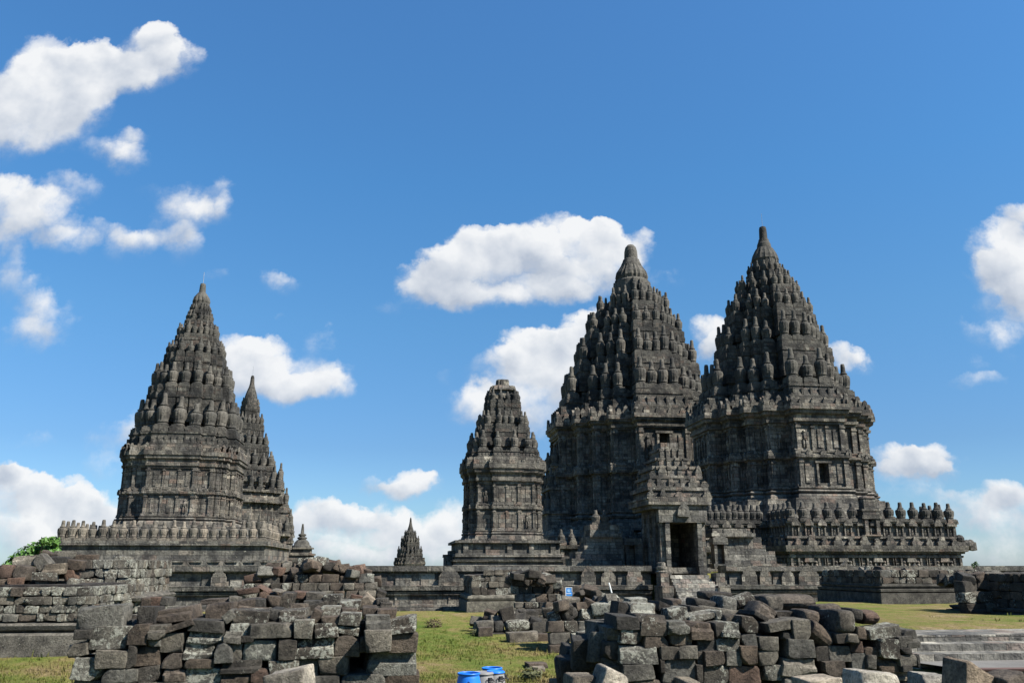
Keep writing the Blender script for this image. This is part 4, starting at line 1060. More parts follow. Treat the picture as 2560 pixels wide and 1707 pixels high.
L2 = [(50,805,290,970,'b',-4),(275,985,475,1120,'l',2),(480,990,880,1125,'g',-1),(325,870,650,990,'m',4),(215,885,335,980,'g',-38),(225,1080,390,1190,'g',4),(395,1115,520,1175,'d'),
 (415,1155,740,1350,'l',2,'soft'),(130,1190,300,1370,'g',-3),(295,1185,405,1365,'g'),(748,1150,915,1340,'d',2),(915,1145,1285,1325,'m',-2,'notch'),(905,960,1085,1130,'l',2),(1095,1000,1320,1135,'m',-3),
 (1290,1110,1530,1300,'b',2),(1320,1010,1540,1110,'m',8),(1590,920,1830,1070,'g',-2),(1590,1070,1840,1270,'g',-2,'block',-.2),(1825,930,2095,1095,'m',-7),(1830,1095,2095,1270,'b',1),(1615,1265,2075,1485,'l',0,'notch'),
 (1535,1130,1600,1270,'d'),(200,1360,575,1480,'d',-2),(660,1355,940,1520,'l',-2),(945,1330,1140,1510,'g',2),(1150,1320,1425,1490,'g',-2),(200,1480,490,1600,'b'),(495,1435,655,1600,'r',-4),(0,1425,190,1535,'l'),
 (0,1538,195,1640,'g'),(1050,1500,1345,1620,'g'),(1350,1495,1770,1620,'g'),(1775,1495,2110,1620,'b'),(0,1335,122,1422,'r',2),
 (650,850,765,980,'d',8),(760,870,1010,990,'m',-3,'notch'),(1045,845,1180,1000,'b',24),(1165,835,1340,930,'l',0),(1165,930,1330,1000,'b',0),(1340,900,1540,1010,'m',3),(1340,775,1540,860,'m'),(1345,850,1500,905,'b'),
 (1190,720,1355,835,'m',-2),(1020,700,1190,830,'g',3),(890,680,1035,770,'r',6,'soft'),(760,690,895,850,'d',9),(860,810,1020,880,'b',0,'notch'),(620,730,755,850,'b',8),(520,760,620,870,'d'),(345,765,530,855,'b',-5),
 (270,740,350,840,'g',4),(0,760,270,805,'b',-2),(1545,735,1680,850,'p',38),(1555,840,1700,912,'b'),(1690,755,1815,830,'d',0,'soft'),(1705,860,1890,950,'b',-2),(1730,800,1840,862,'d',4),
 (345,640,560,725,'r',-8,'soft'),(550,650,700,705,'r',28,'drum'),(690,660,790,705,'p',12,'drum'),(1440,715,1560,775,'r',12),(1000,770,1180,830,'d'),(530,860,640,985,'d',-12),(330,830,440,900,'b',6)]
laid(HL, (0, 1300), 3.852, L1, yl); laid(HL, (500, 1300), 3.852, L2, yl)
# --- near right heap
HR = 'near right heap'
yr = lambda v: 12.6 + max(0, (1555 - v)) * .026
R4 = [(545,745,780,870,'d',2),(780,740,1060,940,'m',3),(815,930,1060,1050,'b',2),(575,870,805,1015,'m',3),(1065,800,1275,920,'l',-1,'notch'),(1280,810,1520,970,'b',3,'notch'),(1075,922,1295,1025,'p',2),(1345,965,1535,1090,'d',2),
 (1535,955,1770,1080,'l'),(1605,810,1780,950,'l',3),(1525,810,1612,950,'d'),(1770,750,1945,905,'m',3),(1785,915,1940,1040,'g'),(1945,950,2150,1080,'g',2),(1950,1082,2150,1222,'g'),(1775,1045,1945,1222,'b',3),
 (1420,1090,1622,1222,'b',-3),(1620,1085,1780,1222,'g',3),(990,1040,1175,1160,'g'),(1170,1040,1360,1160,'g'),(590,1045,970,1215,'l',2),(1020,1162,1345,1400,'g',2),(615,1225,935,1375,'g',-3),(715,1365,990,1440,'b'),
 (1400,1225,1660,1410,'m'),(1660,1235,1975,1400,'r',2),(2005,1230,2230,1375,'l',2),(2235,980,2515,1155,'g',1),(2190,880,2320,980,'d',3),(2040,780,2290,905,'g',-9),(2290,780,2470,975,'g',2),
 (1260,700,1530,800,'l',-9),(1520,690,1605,790,'l',-8),(1060,665,1265,800,'m',-3),(1610,720,1725,812,'d',8),(1570,545,1770,745,'l',8,'boulder'),(1730,505,1945,690,'m',-18,'drum'),(1420,505,1715,590,'d',3,'boulder',.5),
 (1300,560,1560,690,'d',10,'boulder'),(1260,640,1425,715,'d',6),(2010,540,2210,705,'g',0,'boulder'),(2180,535,2530,700,'b',0,'drum',.4),(2120,700,2360,790,'d',0,'block',.3),(1935,640,2135,800,'b',38,'notch'),(950,600,1135,745,'d',22),
 (1100,580,1195,665,'b',0,'block',.8),(690,570,865,645,'l',-3,'block',.3),(690,620,945,750,'l',3,'notch'),(555,600,695,745,'d',8),(1900,700,2050,800,'d',30),(2195,1165,2535,1330,'p',2,'notch'),
 (1345,1090,1425,1225,'d'),(1340,1225,1405,1400,'d'),(980,1165,1025,1300,'d'),(1230,1380,1400,1460,'p',4,'boulder',-.5),(1000,1400,1400,1480,'g'),(1400,1410,1980,1490,'d')]
R5 = [(390,1190,612,1335,'b',-1),(320,1045,450,1185,'d'),(440,1040,670,1188,'g',1),(650,995,788,1100,'r',3),(660,1105,832,1285,'g',2),(812,1130,916,1262,'g',4),(785,1045,942,1138,'b',3),(918,1165,1145,1295,'b',1,'notch'),
 (935,970,1145,1155,'m',3),(820,830,1170,975,'l',-7),(1122,1130,1312,1232,'g'),(1140,1060,1272,1120,'d'),(1122,945,1272,1062,'g',-4),(1200,885,1352,1050,'g',-5,'notch'),(1155,1232,1262,1295,'d'),(270,830,500,1050,'b',36,'drum'),
 (515,690,720,915,'m',4,'boulder'),(340,632,595,785,'b',-3,'boulder'),(200,680,385,850,'b',6,'boulder'),(665,665,815,805,'d',8,'boulder'),(815,690,958,825,'r',0,'drum'),(720,850,825,975,'b',6),(615,915,748,1005,'p',5,'soft'),(515,910,645,1010,'d'),
 (385,780,525,925,'d',0,'boulder',.3),(1060,1295,1332,1375,'p',-1),(605,1300,760,1420,'l'),(0,1340,600,1440,'g',0,'block',-.1),(750,1290,860,1320,'g'),(1310,1130,1340,1240,'d'),(600,1420,1330,1500,'d')]
laid(HR, (1400, 1350), 3.92, R4, yr); laid(HR, (1960, 1350), 3.92, R5, yr)
# shaded left flank of the right heap, running back from its corner
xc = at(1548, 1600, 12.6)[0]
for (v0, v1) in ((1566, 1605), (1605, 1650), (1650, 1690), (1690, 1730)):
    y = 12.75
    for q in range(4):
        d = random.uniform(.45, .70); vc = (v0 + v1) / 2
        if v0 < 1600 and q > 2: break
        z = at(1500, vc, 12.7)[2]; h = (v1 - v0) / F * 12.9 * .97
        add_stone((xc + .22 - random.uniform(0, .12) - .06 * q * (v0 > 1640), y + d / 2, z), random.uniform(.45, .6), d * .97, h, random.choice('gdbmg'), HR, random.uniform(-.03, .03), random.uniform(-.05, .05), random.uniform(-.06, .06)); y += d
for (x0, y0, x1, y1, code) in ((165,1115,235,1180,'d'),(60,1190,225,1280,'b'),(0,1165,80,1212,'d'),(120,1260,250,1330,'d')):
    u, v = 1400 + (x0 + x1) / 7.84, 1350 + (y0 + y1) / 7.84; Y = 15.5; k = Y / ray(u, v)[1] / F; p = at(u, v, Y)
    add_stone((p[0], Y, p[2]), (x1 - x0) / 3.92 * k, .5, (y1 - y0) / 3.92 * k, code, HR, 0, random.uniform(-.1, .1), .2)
# pale weathered stones at the bottom edge, closest to the camera
HP = 'pale stones nearest the camera'
for (u0, v0, u1, v1, code, rot, sty, Y) in ((668,1682,772,1800,'w',-9,'block',9.0),(1425,1692,1495,1790,'p',3,'soft',9.2),(1490,1678,1562,1800,'w',22,'soft',9.0),(2147,1685,2258,1790,'w',7,'block',9.6),(2022,1699,2110,1780,'w',-4,'block',9.4),
        (2312,1690,2392,1760,'w',3,'block',10.2),(2515,1687,2590,1790,'b',-14,'soft',9.3)):
    u, v = (u0 + u1) / 2, (v0 + v1) / 2; k = Y / ray(u, v)[1] / F; p = at(u, v, Y)
    add_stone((p[0], Y + .2, p[2]), (u1 - u0) * k, .45, (v1 - v0) * k, code, HP, 0, R_(rot), random.uniform(-.2, .2), sty)
# the triangular upright one
Y = 9.5; p0 = at(2388, 1712, Y); p1 = at(2486, 1712, Y); tp = at(2408, 1648, Y); sh = at(2484, 1690, Y); md = at(2446, 1668, Y)
V = []; outl = [(p0[0], p0[2] - .5), (p1[0], p1[2] - .5), (sh[0], sh[2]), (md[0], md[2]), (tp[0] + .07, tp[2] + .0), (tp[0], tp[2] - .01)]
bm = MB(); bm.prism([(x, z) for x, z in outl], Y - .05, Y + .4)
_c = np.array([(p0[0] + p1[0]) / 2, Y + .2, p0[2]])
import bmesh
def soften(mb, w):
    me = bpy.data.meshes.new("tmp"); me.from_pydata(mb.v, [], mb.f); b = bmesh.new(); b.from_mesh(me); bmesh.ops.recalc_face_normals(b, faces=b.faces)
    bmesh.ops.bevel(b, geom=list(b.edges), offset=w, segments=2, profile=.6, affect='EDGES', clamp_overlap=True)
    bmesh.ops.triangulate(b, faces=b.faces); bmesh.ops.subdivide_edges(b, edges=list(b.edges), cuts=2, use_grid_fill=True)
    V = np.array([v.co[:] for v in b.verts]); Fc = [tuple(v.index for v in f.verts) for f in b.faces]; b.free(); bpy.data.meshes.remove(me)
    return V, Fc
V, Fc = soften(bm, .035)
V = np.array([q + np.array(mnoise.noise_vector(Vector(q) * 4)) * .02 for q in V])
STONES.append(dict(V=V - _c, c=_c, F=Fc, tone=(.16, .128, .095, .35), tn='pale brown', area=.5 / 90, heap=HP, u=2436, v=1680, w=.45, h=.6, style='wedge', hidden=False, name=None, tilt=0, dist=Y))

def heap(name, us, top, vfoot, Y0, back, hs, codes, wild=2, ztop_add=0.0, wmul=1.6, lean=.35, seed=1, xpad=0.0):
    """courses of stones laid from the ground up to an outline given as (u, v) of its crest, with tumbled ones on top"""
    rnd = random.Random(seed); st = random.getstate(); random.seed(seed)
    u0, u1 = us; x0, x1 = at(u0, vfoot, Y0)[0], at(u1, vfoot, Y0)[0]
    tops = [(at(u, v, Y0)[0], at(u, v, Y0)[2]) for u, v in top]
    def ztop(x): return lerp_tab(x, tops)
    zf = min(gz((x0 + x1) / 2, Y0), at((u0 + u1) / 2, vfoot, Y0)[2]) - .05
    z = zf; row = 0
    while z < max(t[1] for t in tops) + .1:
        h = rnd.uniform(*hs); Y = Y0 + row * h * lean; x = x0 - rnd.uniform(0, .2)
        while x < x1:
            w = h * rnd.uniform(.8, 2.2) * wmul / 1.6
            zt_ = ztop(x + w / 2)
            if z + h * .5 < zt_:
                crest = z + h * 1.9 > zt_
                wld = wild if crest else .25
                add_stone((x + w / 2, Y + rnd.uniform(-.06, .14) * (2 if crest else 1) + .3, z + h / 2 + (rnd.uniform(-.08, .06) if crest else 0)), w * .98, rnd.uniform(.45, .7), h * rnd.uniform(.9, 1.02), rnd.choice(codes), name,
                          rnd.gauss(0, .07 * wld), rnd.gauss(0, .085 * wld), rnd.gauss(0, .08 * wld), rnd.choice(('block', 'block', 'block', 'soft', 'notch', 'boulder') if crest else ('block', 'block', 'block', 'notch', 'soft')))
            x += w + rnd.uniform(.0, .05)
        z += h * .97; row += 1
    # stones behind, seen between and above
    for q in range(int((x1 - x0) * back * 2.2)):
        x = rnd.uniform(x0, x1); yy = Y0 + rnd.uniform(.8, back); h = rnd.uniform(*hs); zz = ztop(x) - rnd.uniform(.1, .9) * h - .15 * max(0, (yy - Y0 - back * .6))
        add_stone((x, yy, zz), h * rnd.uniform(1, 2), rnd.uniform(.4, .7), h, rnd.choice(codes), name, rnd.gauss(0, .25), rnd.gauss(0, .2), rnd.uniform(-.6, .6), rnd.choice(('block', 'soft', 'notch')), hidden=zz + h * .5 < ztop(x) - .1)
    random.setstate(st)

heap('far left centre heap', (604, 938), [(604, 1432), (640, 1424), (700, 1418), (740, 1414), (765, 1402), (800, 1398), (830, 1408), (860, 1416), (900, 1424), (935, 1430), (940, 1470)], 1545, 36.0, 3.0, (.29, .42), 'gbbmdlrg', 2.2, seed=11)
heap('middle heap by the blue sign', (1300, 1560), [(1300, 1428), (1340, 1432), (1390, 1440), (1420, 1460), (1440, 1480), (1480, 1470), (1520, 1478), (1560, 1500)], 1560, 44.0, 6.0, (.28, .42), 'gbdmdlbd', 2.6, lean=.8, seed=12)
heap('middle heap by the blue sign', (1385, 1570), [(1385, 1520), (1420, 1510), (1460, 1508), (1500, 1500), (1530, 1496), (1570, 1505)], 1592, 33.0, 3.0, (.29, .44), 'gbbmdlg', 2.2, lean=.7, seed=13)
heap('small heap on the lawn', (1190, 1355), [(1190, 1560), (1215, 1545), (1240, 1533), (1300, 1535), (1330, 1538), (1355, 1560)], 1600, 41.0, 2.2, (.36, .6), 'dbmgd', 2.2, seed=14)
heap('far right heap', (2412, 2640), [(2412, 1446), (2430, 1434), (2470, 1436), (2500, 1422), (2530, 1432), (2640, 1428)], 1462, 35.4, 2.4, (.32, .48), 'dbgmdd', 2.2, seed=15, lean=.1)  # mostly dark codes: this heap's shade is put into the stone colour
heap('rubble on the right ruin', (2205, 2400), [(2205, 1426), (2230, 1420), (2260, 1432), (2300, 1428), (2330, 1436), (2400, 1440)], 1462, 48.0, 6.0, (.36, .56), 'gbdmgb', 2.6, seed=16)
HF = 'far left ruin rubble'
L0 = [(125,342,375,440,'p',-5,'notch'),(405,420,612,520,'p',-5,'notch'),(630,372,785,485,'b',9),(-20,430,112,560,'r',0,'soft'),(115,425,275,585,'b',10,'soft'),(305,505,500,580,'m',3),(330,335,440,470,'g',-42),
 (440,350,640,440,'d',4,'boulder',1.2),(65,550,185,640,'r',-6),(-20,570,80,645,'b',4),(395,285,500,350,'b',24,'block',1.5),(500,420,560,520,'d',0,'block',.8),(600,470,720,590,'r',-10,'soft',.6),(630,560,730,660,'l',6,'soft'),(480,480,640,560,'b',-3,'block',.7),(180,560,330,640,'d',0,'block',.8),
 (520,300,720,370,'g',2,'block',2.4),(720,330,900,400,'b',-2,'block',2.6),(230,470,330,560,'d',12,'block',.9),(340,560,470,620,'g',-3,'block',.4),(770,420,900,490,'g',3,'block',2.8),(900,385,1090,440,'g',0,'block',3.0),(1090,350,1250,440,'l',0,'block',3.0)]
laid(HF, (0, 1300), 3.852, L0, lambda v: 27.6 + max(0, 1450 - v) * .02, (.4, .6))
heap(HF, (-10, 160), [(-10, 1446), (40, 1440), (110, 1436), (160, 1446)], 1470, 28.6, 3.0, (.28, .4), 'gbdmdb', 2.0, seed=17, lean=.6)
# flat slabs on the lawn
for (u0, v0, u1, v1, Y, code) in ((1270,1580,1345,1604,37,'g'),(1342,1584,1392,1602,36,'b'),(1390,1578,1452,1604,35,'g'),(1452,1585,1486,1602,35.5,'b'),(1186,1556,1214,1572,41,'p'),(1196,1568,1232,1590,40,'b'),(1320,1658,1370,1672,27,'b'),(1335,1668,1365,1678,24.5,'p'),(1490,1592,1490,1592,30,'g')):
    if u1 <= u0: continue
    u, v = (u0 + u1) / 2, (v0 + v1) / 2
    for _ in range(14):      # bring it to where it meets the lawn
        d_ = ray(u, v1); Y = min(62, max(20, gz(d_[0] / d_[1] * Y, Y) / (d_[2] / d_[1])))
    k = Y / ray(u, v)[1] / F; p = at(u, v, Y)
    add_stone((p[0], Y + .3, p[2] - .04), (u1 - u0) * k, .7, (v1 - v0) * k + .08, code, 'slabs lying on the lawn', 0, random.uniform(-.03, .03), random.uniform(-.1, .1))
# inner fill so that gaps between near stones show more stone, not daylight
def infill(name, us, top, Y0, back, n, seed, code='dbdg'):
    rnd = random.Random(seed)
    for q in range(n):
        u = rnd.uniform(*us); yy = Y0 + rnd.uniform(.55, back); vt = lerp_tab(u, top); zt_ = at(u, vt, Y0)[2]; x = at(u, 1600, Y0)[0]
        zz = rnd.uniform(gz(x, yy), zt_ - .30); s_ = rnd.uniform(.3, .5)
        add_stone((x, yy, zz), s_ * 1.5, .5, s_, rnd.choice(code), name, rnd.gauss(0, .1), rnd.gauss(0, .1), rnd.gauss(0, .2), hidden=True)
infill(HL, (225, 975), [(195, 1540), (215, 1530), (380, 1525), (520, 1520), (800, 1500), (960, 1530), (1030, 1560)], 12.0, 2.0, 260, 5)
infill(HR, (1500, 2270), [(1500, 1600), (1560, 1560), (1760, 1510), (2000, 1520), (2150, 1540), (2270, 1600)], 12.6, 2.4, 240, 6)

# ---- labels: colour, shape, heap, course, place in the course
ORD = ['lowest', 'second', 'third', 'fourth', 'fifth', 'sixth', 'seventh', 'eighth', 'ninth', 'tenth', 'eleventh', 'twelfth', 'thirteenth', 'fourteenth', 'fifteenth']
NTH = ['first'] + ORD[1:] + ['sixteenth', 'seventeenth', 'eighteenth', 'nineteenth', 'twentieth', 'twenty first', 'twenty second', 'twenty third', 'twenty fourth', 'twenty fifth', 'twenty sixth']
def emit_stones(limit=285):
    def seen(s): return (not s['hidden']) and -30 < s['u'] < 2590 and s['v'] < 1722
    cand = sorted([s for s in STONES if seen(s)], key=lambda s: -s['area']); solo, rest = cand[:limit], cand[limit:] + [s for s in STONES if not seen(s)]
    heaps = {}
    for s in solo: heaps.setdefault(s['heap'], []).append(s)
    for hn, L in heaps.items():
        hpx = float(np.median([s['h'] / s['dist'] * F for s in L])) * .95
        L.sort(key=lambda s: -s['v']); courses = []; v0 = None
        for s in L:
            if v0 is None or v0 - s['v'] > hpx: courses.append([]); v0 = s['v']
            courses[-1].append(s)
        for ci, crs in enumerate(courses):
            crs.sort(key=lambda s: s['u'])
            for k, s in enumerate(crs):
                sty = {'drum': 'column drum', 'boulder': 'rounded stone', 'notch': 'stepped block', 'wedge': 'triangular upright stone'}.get(s['style'], 'long block' if s['w'] > 1.9 * s['h'] else ('squarish block' if s['w'] < 1.25 * s['h'] else 'block'))
                tl = 'tilted ' if s['tilt'] > .17 else ''
                where = (ORD[ci] + ' course') if len(courses) > 1 else 'single row'
                rank = NTH[k] + ' from left' if len(crs) > 1 else 'alone in it'
                lab = f"{tl}{s['tn']} {sty}, {hn}, {where}, {rank}"
                if len(lab.replace(',', '').split()) > 16: lab = lab.replace('tilted ', '')
                if len(lab.replace(',', '').split()) > 16: lab = lab.replace('single row, ', '').replace('triangular upright stone', 'upright wedge')
                o = emit_one(s); tag(o, lab, 'stone block' if s['style'] not in ('boulder', 'wedge', 'drum') else 'stone', 'stones of the ' + hn if 'stones' not in hn and 'slabs' not in hn else hn)
    m = MB()
    for s in rest: m.add(s['V'] + s['c'], s['F'], s['tone'])
    o = m.build("rubble_stones", M_rubble, smooth=True, uv=False); tag(o, "small dark stones filling the gaps and backs of all the rubble heaps", "rubble", kind='stuff')
def emit_one(s):
    m = MB(); m.add(s['V'], s['F'], s['tone'])
    nm = {'drum': 'column_drum', 'boulder': 'rounded_stone', 'wedge': 'upright_stone'}.get(s['style'], 'stone_block')
    o = m.build(nm, M_rubble, smooth=s['style'] != 'drum', uv=False); o.location = s['c']
    if s['style'] in ('block', 'notch', 'soft'): o.data.set_sharp_from_angle(angle=R_(26))
    return o
emit_stones()

# ------------------------------------------------------------------ ruined shrine bases
def coursed(m, x0, x1, y0, y1, z0, ztop, hs, rnd, codes, gap=.012, sides=True, ws=(.9, 2.2)):
    """courses of separate worn blocks round a rectangle (front and both flanks), all in one mesh"""
    z = z0
    while True:
        h = rnd.uniform(*hs)
        done = True
        for (ax, ay, bx, by) in ((x0, y0, x1, y0), (x0, y1, x0, y0), (x1, y0, x1, y1)):
            L = math.hypot(bx - ax, by - ay); t = ((bx - ax) / L, (by - ay) / L); n = (t[1], -t[0]); s = rnd.uniform(-.3, 0)
            if (ax, ay) == (x0, y0): s = 0
            while s < L - .08:
                w = min(h * rnd.uniform(*ws), L - max(s, 0)); ss = max(s, 0); cx, cy = ax + t[0] * (ss + w / 2), ay + t[1] * (ss + w / 2)
                if z + h * .6 < ztop(cx):
                    done = False; _seed[0] += 1; V, Fc = stone_geo(w - gap, .5, h - gap, _seed[0], rough=.03)
                    o = rnd.uniform(-.06, .07)
                    V = V @ rotm(rnd.gauss(0, .025), rnd.gauss(0, .03), math.atan2(t[1], t[0]) + rnd.gauss(0, .035)).T
                    tn, _ = tone_of(rnd.choice(codes), rnd)
                    m.add(V + np.array([cx - n[0] * (.24 - o), cy - n[1] * (.24 - o), z + h / 2]), Fc, tn)
                s += w
        z += h
        if done or z > 12: break
def core(m, x0, x1, y0, y1, z0, z1, tone):
    n = len(m.v); m.box(x0, x1, y0, y1, z0, z1); m.t += [tone] * (len(m.v) - n)
def mould(m, x0, x1, y0, y1, prof, tone):
    n = len(m.v); square_plinth(m, x0, x1, y0, y1, prof); m.t += [tone] * (len(m.v) - n)
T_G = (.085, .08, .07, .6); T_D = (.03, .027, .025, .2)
# left ruin: two stepped masses on a moulded plinth
rnd = random.Random(3); Y = 26.5; z = lambda v: zv(100, v, Y); xa, xb = at(-60, 1560, Y)[0], at(212, 1560, Y)[0]
root = empty("ruined_shrine", ((xa + xb) / 2, Y, -2.4), "lichen streaked ruined shrine base of coursed blocks at the left edge", "ruin", "ruined shrine bases")
m = MB(); mould(m, xa, xb, Y, Y + 6, [(-2.7, .22), (z(1587), .22), (z(1584), .16), (z(1580), -.1), (z(1573), .05), (z(1563), .10), (z(1558), .05), (z(1556), -.15), (z(1553), -.2)], T_G)
m.build("plinth", M_rubble, root)
m = MB(); core(m, xa + .3, xb - .3, Y + .35, Y + 6, -2.4, z(1462), T_D)
tb = [(at(-60, 1450, Y)[0], z(1458)), (at(60, 1450, Y)[0], z(1458)), (at(150, 1450, Y)[0], z(1470)), (at(212, 1450, Y)[0], z(1476))]
coursed(m, xa, xb, Y + .05, Y + 6, z(1553), lambda x: lerp_tab(x, tb), (.20, .27), rnd, 'glllgmlbl')
m.build("masonry", M_rubble, root)
Y2 = 31.0; z2 = lambda v: zv(280, v, Y2); xa2, xb2 = at(150, 1440, Y2)[0], at(330, 1440, Y2)[0]
root = empty("ruined_shrine", ((xa2 + xb2) / 2, Y2, -2.6), "coursed stone ruin of small blocks rising behind the left edge ruin", "ruin", "ruined shrine bases")
m = MB(); core(m, xa2 + .3, xb2 - .3, Y2 + .35, Y2 + 5, -2.9, z2(1415), T_D)
tb2 = [(at(150, 1400, Y2)[0], z2(1400)), (at(240, 1400, Y2)[0], z2(1393)), (at(320, 1400, Y2)[0], z2(1394)), (at(332, 1400, Y2)[0], z2(1398))]
coursed(m, xa2, xb2, Y2, Y2 + 5, -2.8, lambda x: lerp_tab(x, tb2), (.22, .30), rnd, 'gllmbgll')
m.build("masonry", M_rubble, root)
m = MB(); mould(m, xa2, xb2 + .1, Y2, Y2 + 4.5, [(z2(1505), .1), (z2(1502), .22), (z2(1494), .26), (z2(1490), .2), (z2(1489), .06), (z2(1484), .04)], T_G); m.build("moulding", M_rubble, root)
# middle ruin base with a moulded plinth
Y = 56.0; z = lambda v: zv(1250, v, Y); xa, xb = at(1178, 1480, Y)[0], at(1300, 1480, Y)[0]
root = empty("ruined_shrine", ((xa + xb) / 2, Y, -2.8), "square ruined shrine base with shaded left side in front of the plain wall", "ruin", "ruined shrine bases")
m = MB(); mould(m, xa, xb + 2.5, Y, Y + 6.5, [(-3.2, .30), (z(1503), .28), (z(1502), .12), (z(1499), .2), (z(1494), .25), (z(1489), .2), (z(1488), .02), (z(1486), 0)], (.10, .095, .08, .2)); m.build("plinth", M_rubble, root)
m = MB(); core(m, xa + .4, xb + 2.2, Y + .4, Y + 6.4, -2.8, z(1436), T_D)
tb = [(at(1178, 1440, Y)[0], z(1432)), (at(1230, 1440, Y)[0], z(1424)), (at(1300, 1440, Y)[0], z(1430)), (at(1370, 1440, Y)[0], z(1450))]
coursed(m, xa + .05, xb + 2.4, Y + .05, Y + 6.4, z(1487), lambda x: lerp_tab(x, tb), (.34, .5), rnd, 'gbmgldg'); m.build("masonry", M_rubble, root)
# right ruin, its left flank in shade
Y = 47.0; z = lambda v: zv(2250, v, Y); xa, xb = at(2208, 1490, Y)[0], at(2405, 1490, Y)[0]
root = empty("ruined_shrine", ((xa + xb) / 2, Y, -2.1), "low moulded ruin base with a long shadowed left side behind the right hand lawn", "ruin", "ruined shrine bases")
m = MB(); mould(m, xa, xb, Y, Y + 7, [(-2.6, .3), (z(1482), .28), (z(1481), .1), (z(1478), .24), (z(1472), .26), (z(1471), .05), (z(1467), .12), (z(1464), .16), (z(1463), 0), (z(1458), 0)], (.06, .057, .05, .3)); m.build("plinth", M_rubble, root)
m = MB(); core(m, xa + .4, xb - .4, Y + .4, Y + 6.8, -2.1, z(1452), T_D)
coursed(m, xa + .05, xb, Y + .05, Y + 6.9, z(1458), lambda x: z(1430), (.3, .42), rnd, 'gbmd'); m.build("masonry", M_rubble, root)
# far right ruin: only its shaded left flank shows, shade also put into its dark tones
Y = 32.3; xa = at(2398, 1530, 38.0)[0]; xb = xa + 7; z = lambda v: zv(2480, v, 36.0)
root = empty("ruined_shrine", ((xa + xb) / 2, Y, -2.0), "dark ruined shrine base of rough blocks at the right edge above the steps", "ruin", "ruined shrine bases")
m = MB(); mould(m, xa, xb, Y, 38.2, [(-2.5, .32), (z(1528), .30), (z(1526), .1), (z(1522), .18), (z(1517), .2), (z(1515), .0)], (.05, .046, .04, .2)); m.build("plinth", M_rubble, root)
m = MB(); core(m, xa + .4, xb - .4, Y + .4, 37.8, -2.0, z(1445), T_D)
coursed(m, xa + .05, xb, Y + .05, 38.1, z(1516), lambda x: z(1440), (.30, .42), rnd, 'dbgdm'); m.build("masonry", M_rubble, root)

# ------------------------------------------------------------------ steps and path at right
Ys = 21.0; xs0, xs1 = at(2296, 1620, Ys)[0], 40.0
zz = lambda v, Y: zv(2430, v, Y)
m = MB()
za, zb_, zc_ = zz(1584, 22.6), zz(1607, 21.8), zz(1633, 21.0)
m.box(xs0 - .3, xs1, 22.4, 24.3, -3.2, za); m.box(xs0 - .15, xs1, 21.7, 22.399, -3.2, zb_); m.box(xs0, xs1, 21.0, 21.699, -3.2, zc_)
root = empty("stone_steps", (xs0 + 4, 21, -2.1), "low broad pale grey stone steps beside the path at the right edge", "steps")
m.build("treads", temple_stone("step_stone", gain=1.35, bw=.62, bh=.6), root)
m = MB(); zp = zc_ - .16
m.quad(((xs0 + .2, 19.4, zp - .03), (xs1, 18.6, zp - .03), (xs1, 21.05, zp), (xs0 - .3, 21.05, zp)))
m.quad(((xs0 + .2, 19.4, zp - .5), (xs1, 18.6, zp - .5), (xs1, 18.6, zp - .03), (xs0 + .2, 19.4, zp - .03)))
tag(m.build("path", M_paving, uv=False), kind='structure')
m = MB(); m.tube([(xs0 + .2, 19.36, zp - .02), (xs0 + 4, 19.2, zp - .03), (xs1, 18.55, zp - .03)], .045, 6)
o = m.build("edging_strip", simple("red_brown_edging", (.075, .035, .030), .8), uv=False); tag(o, "thin reddish brown edging strip along the near side of the path", "edging")

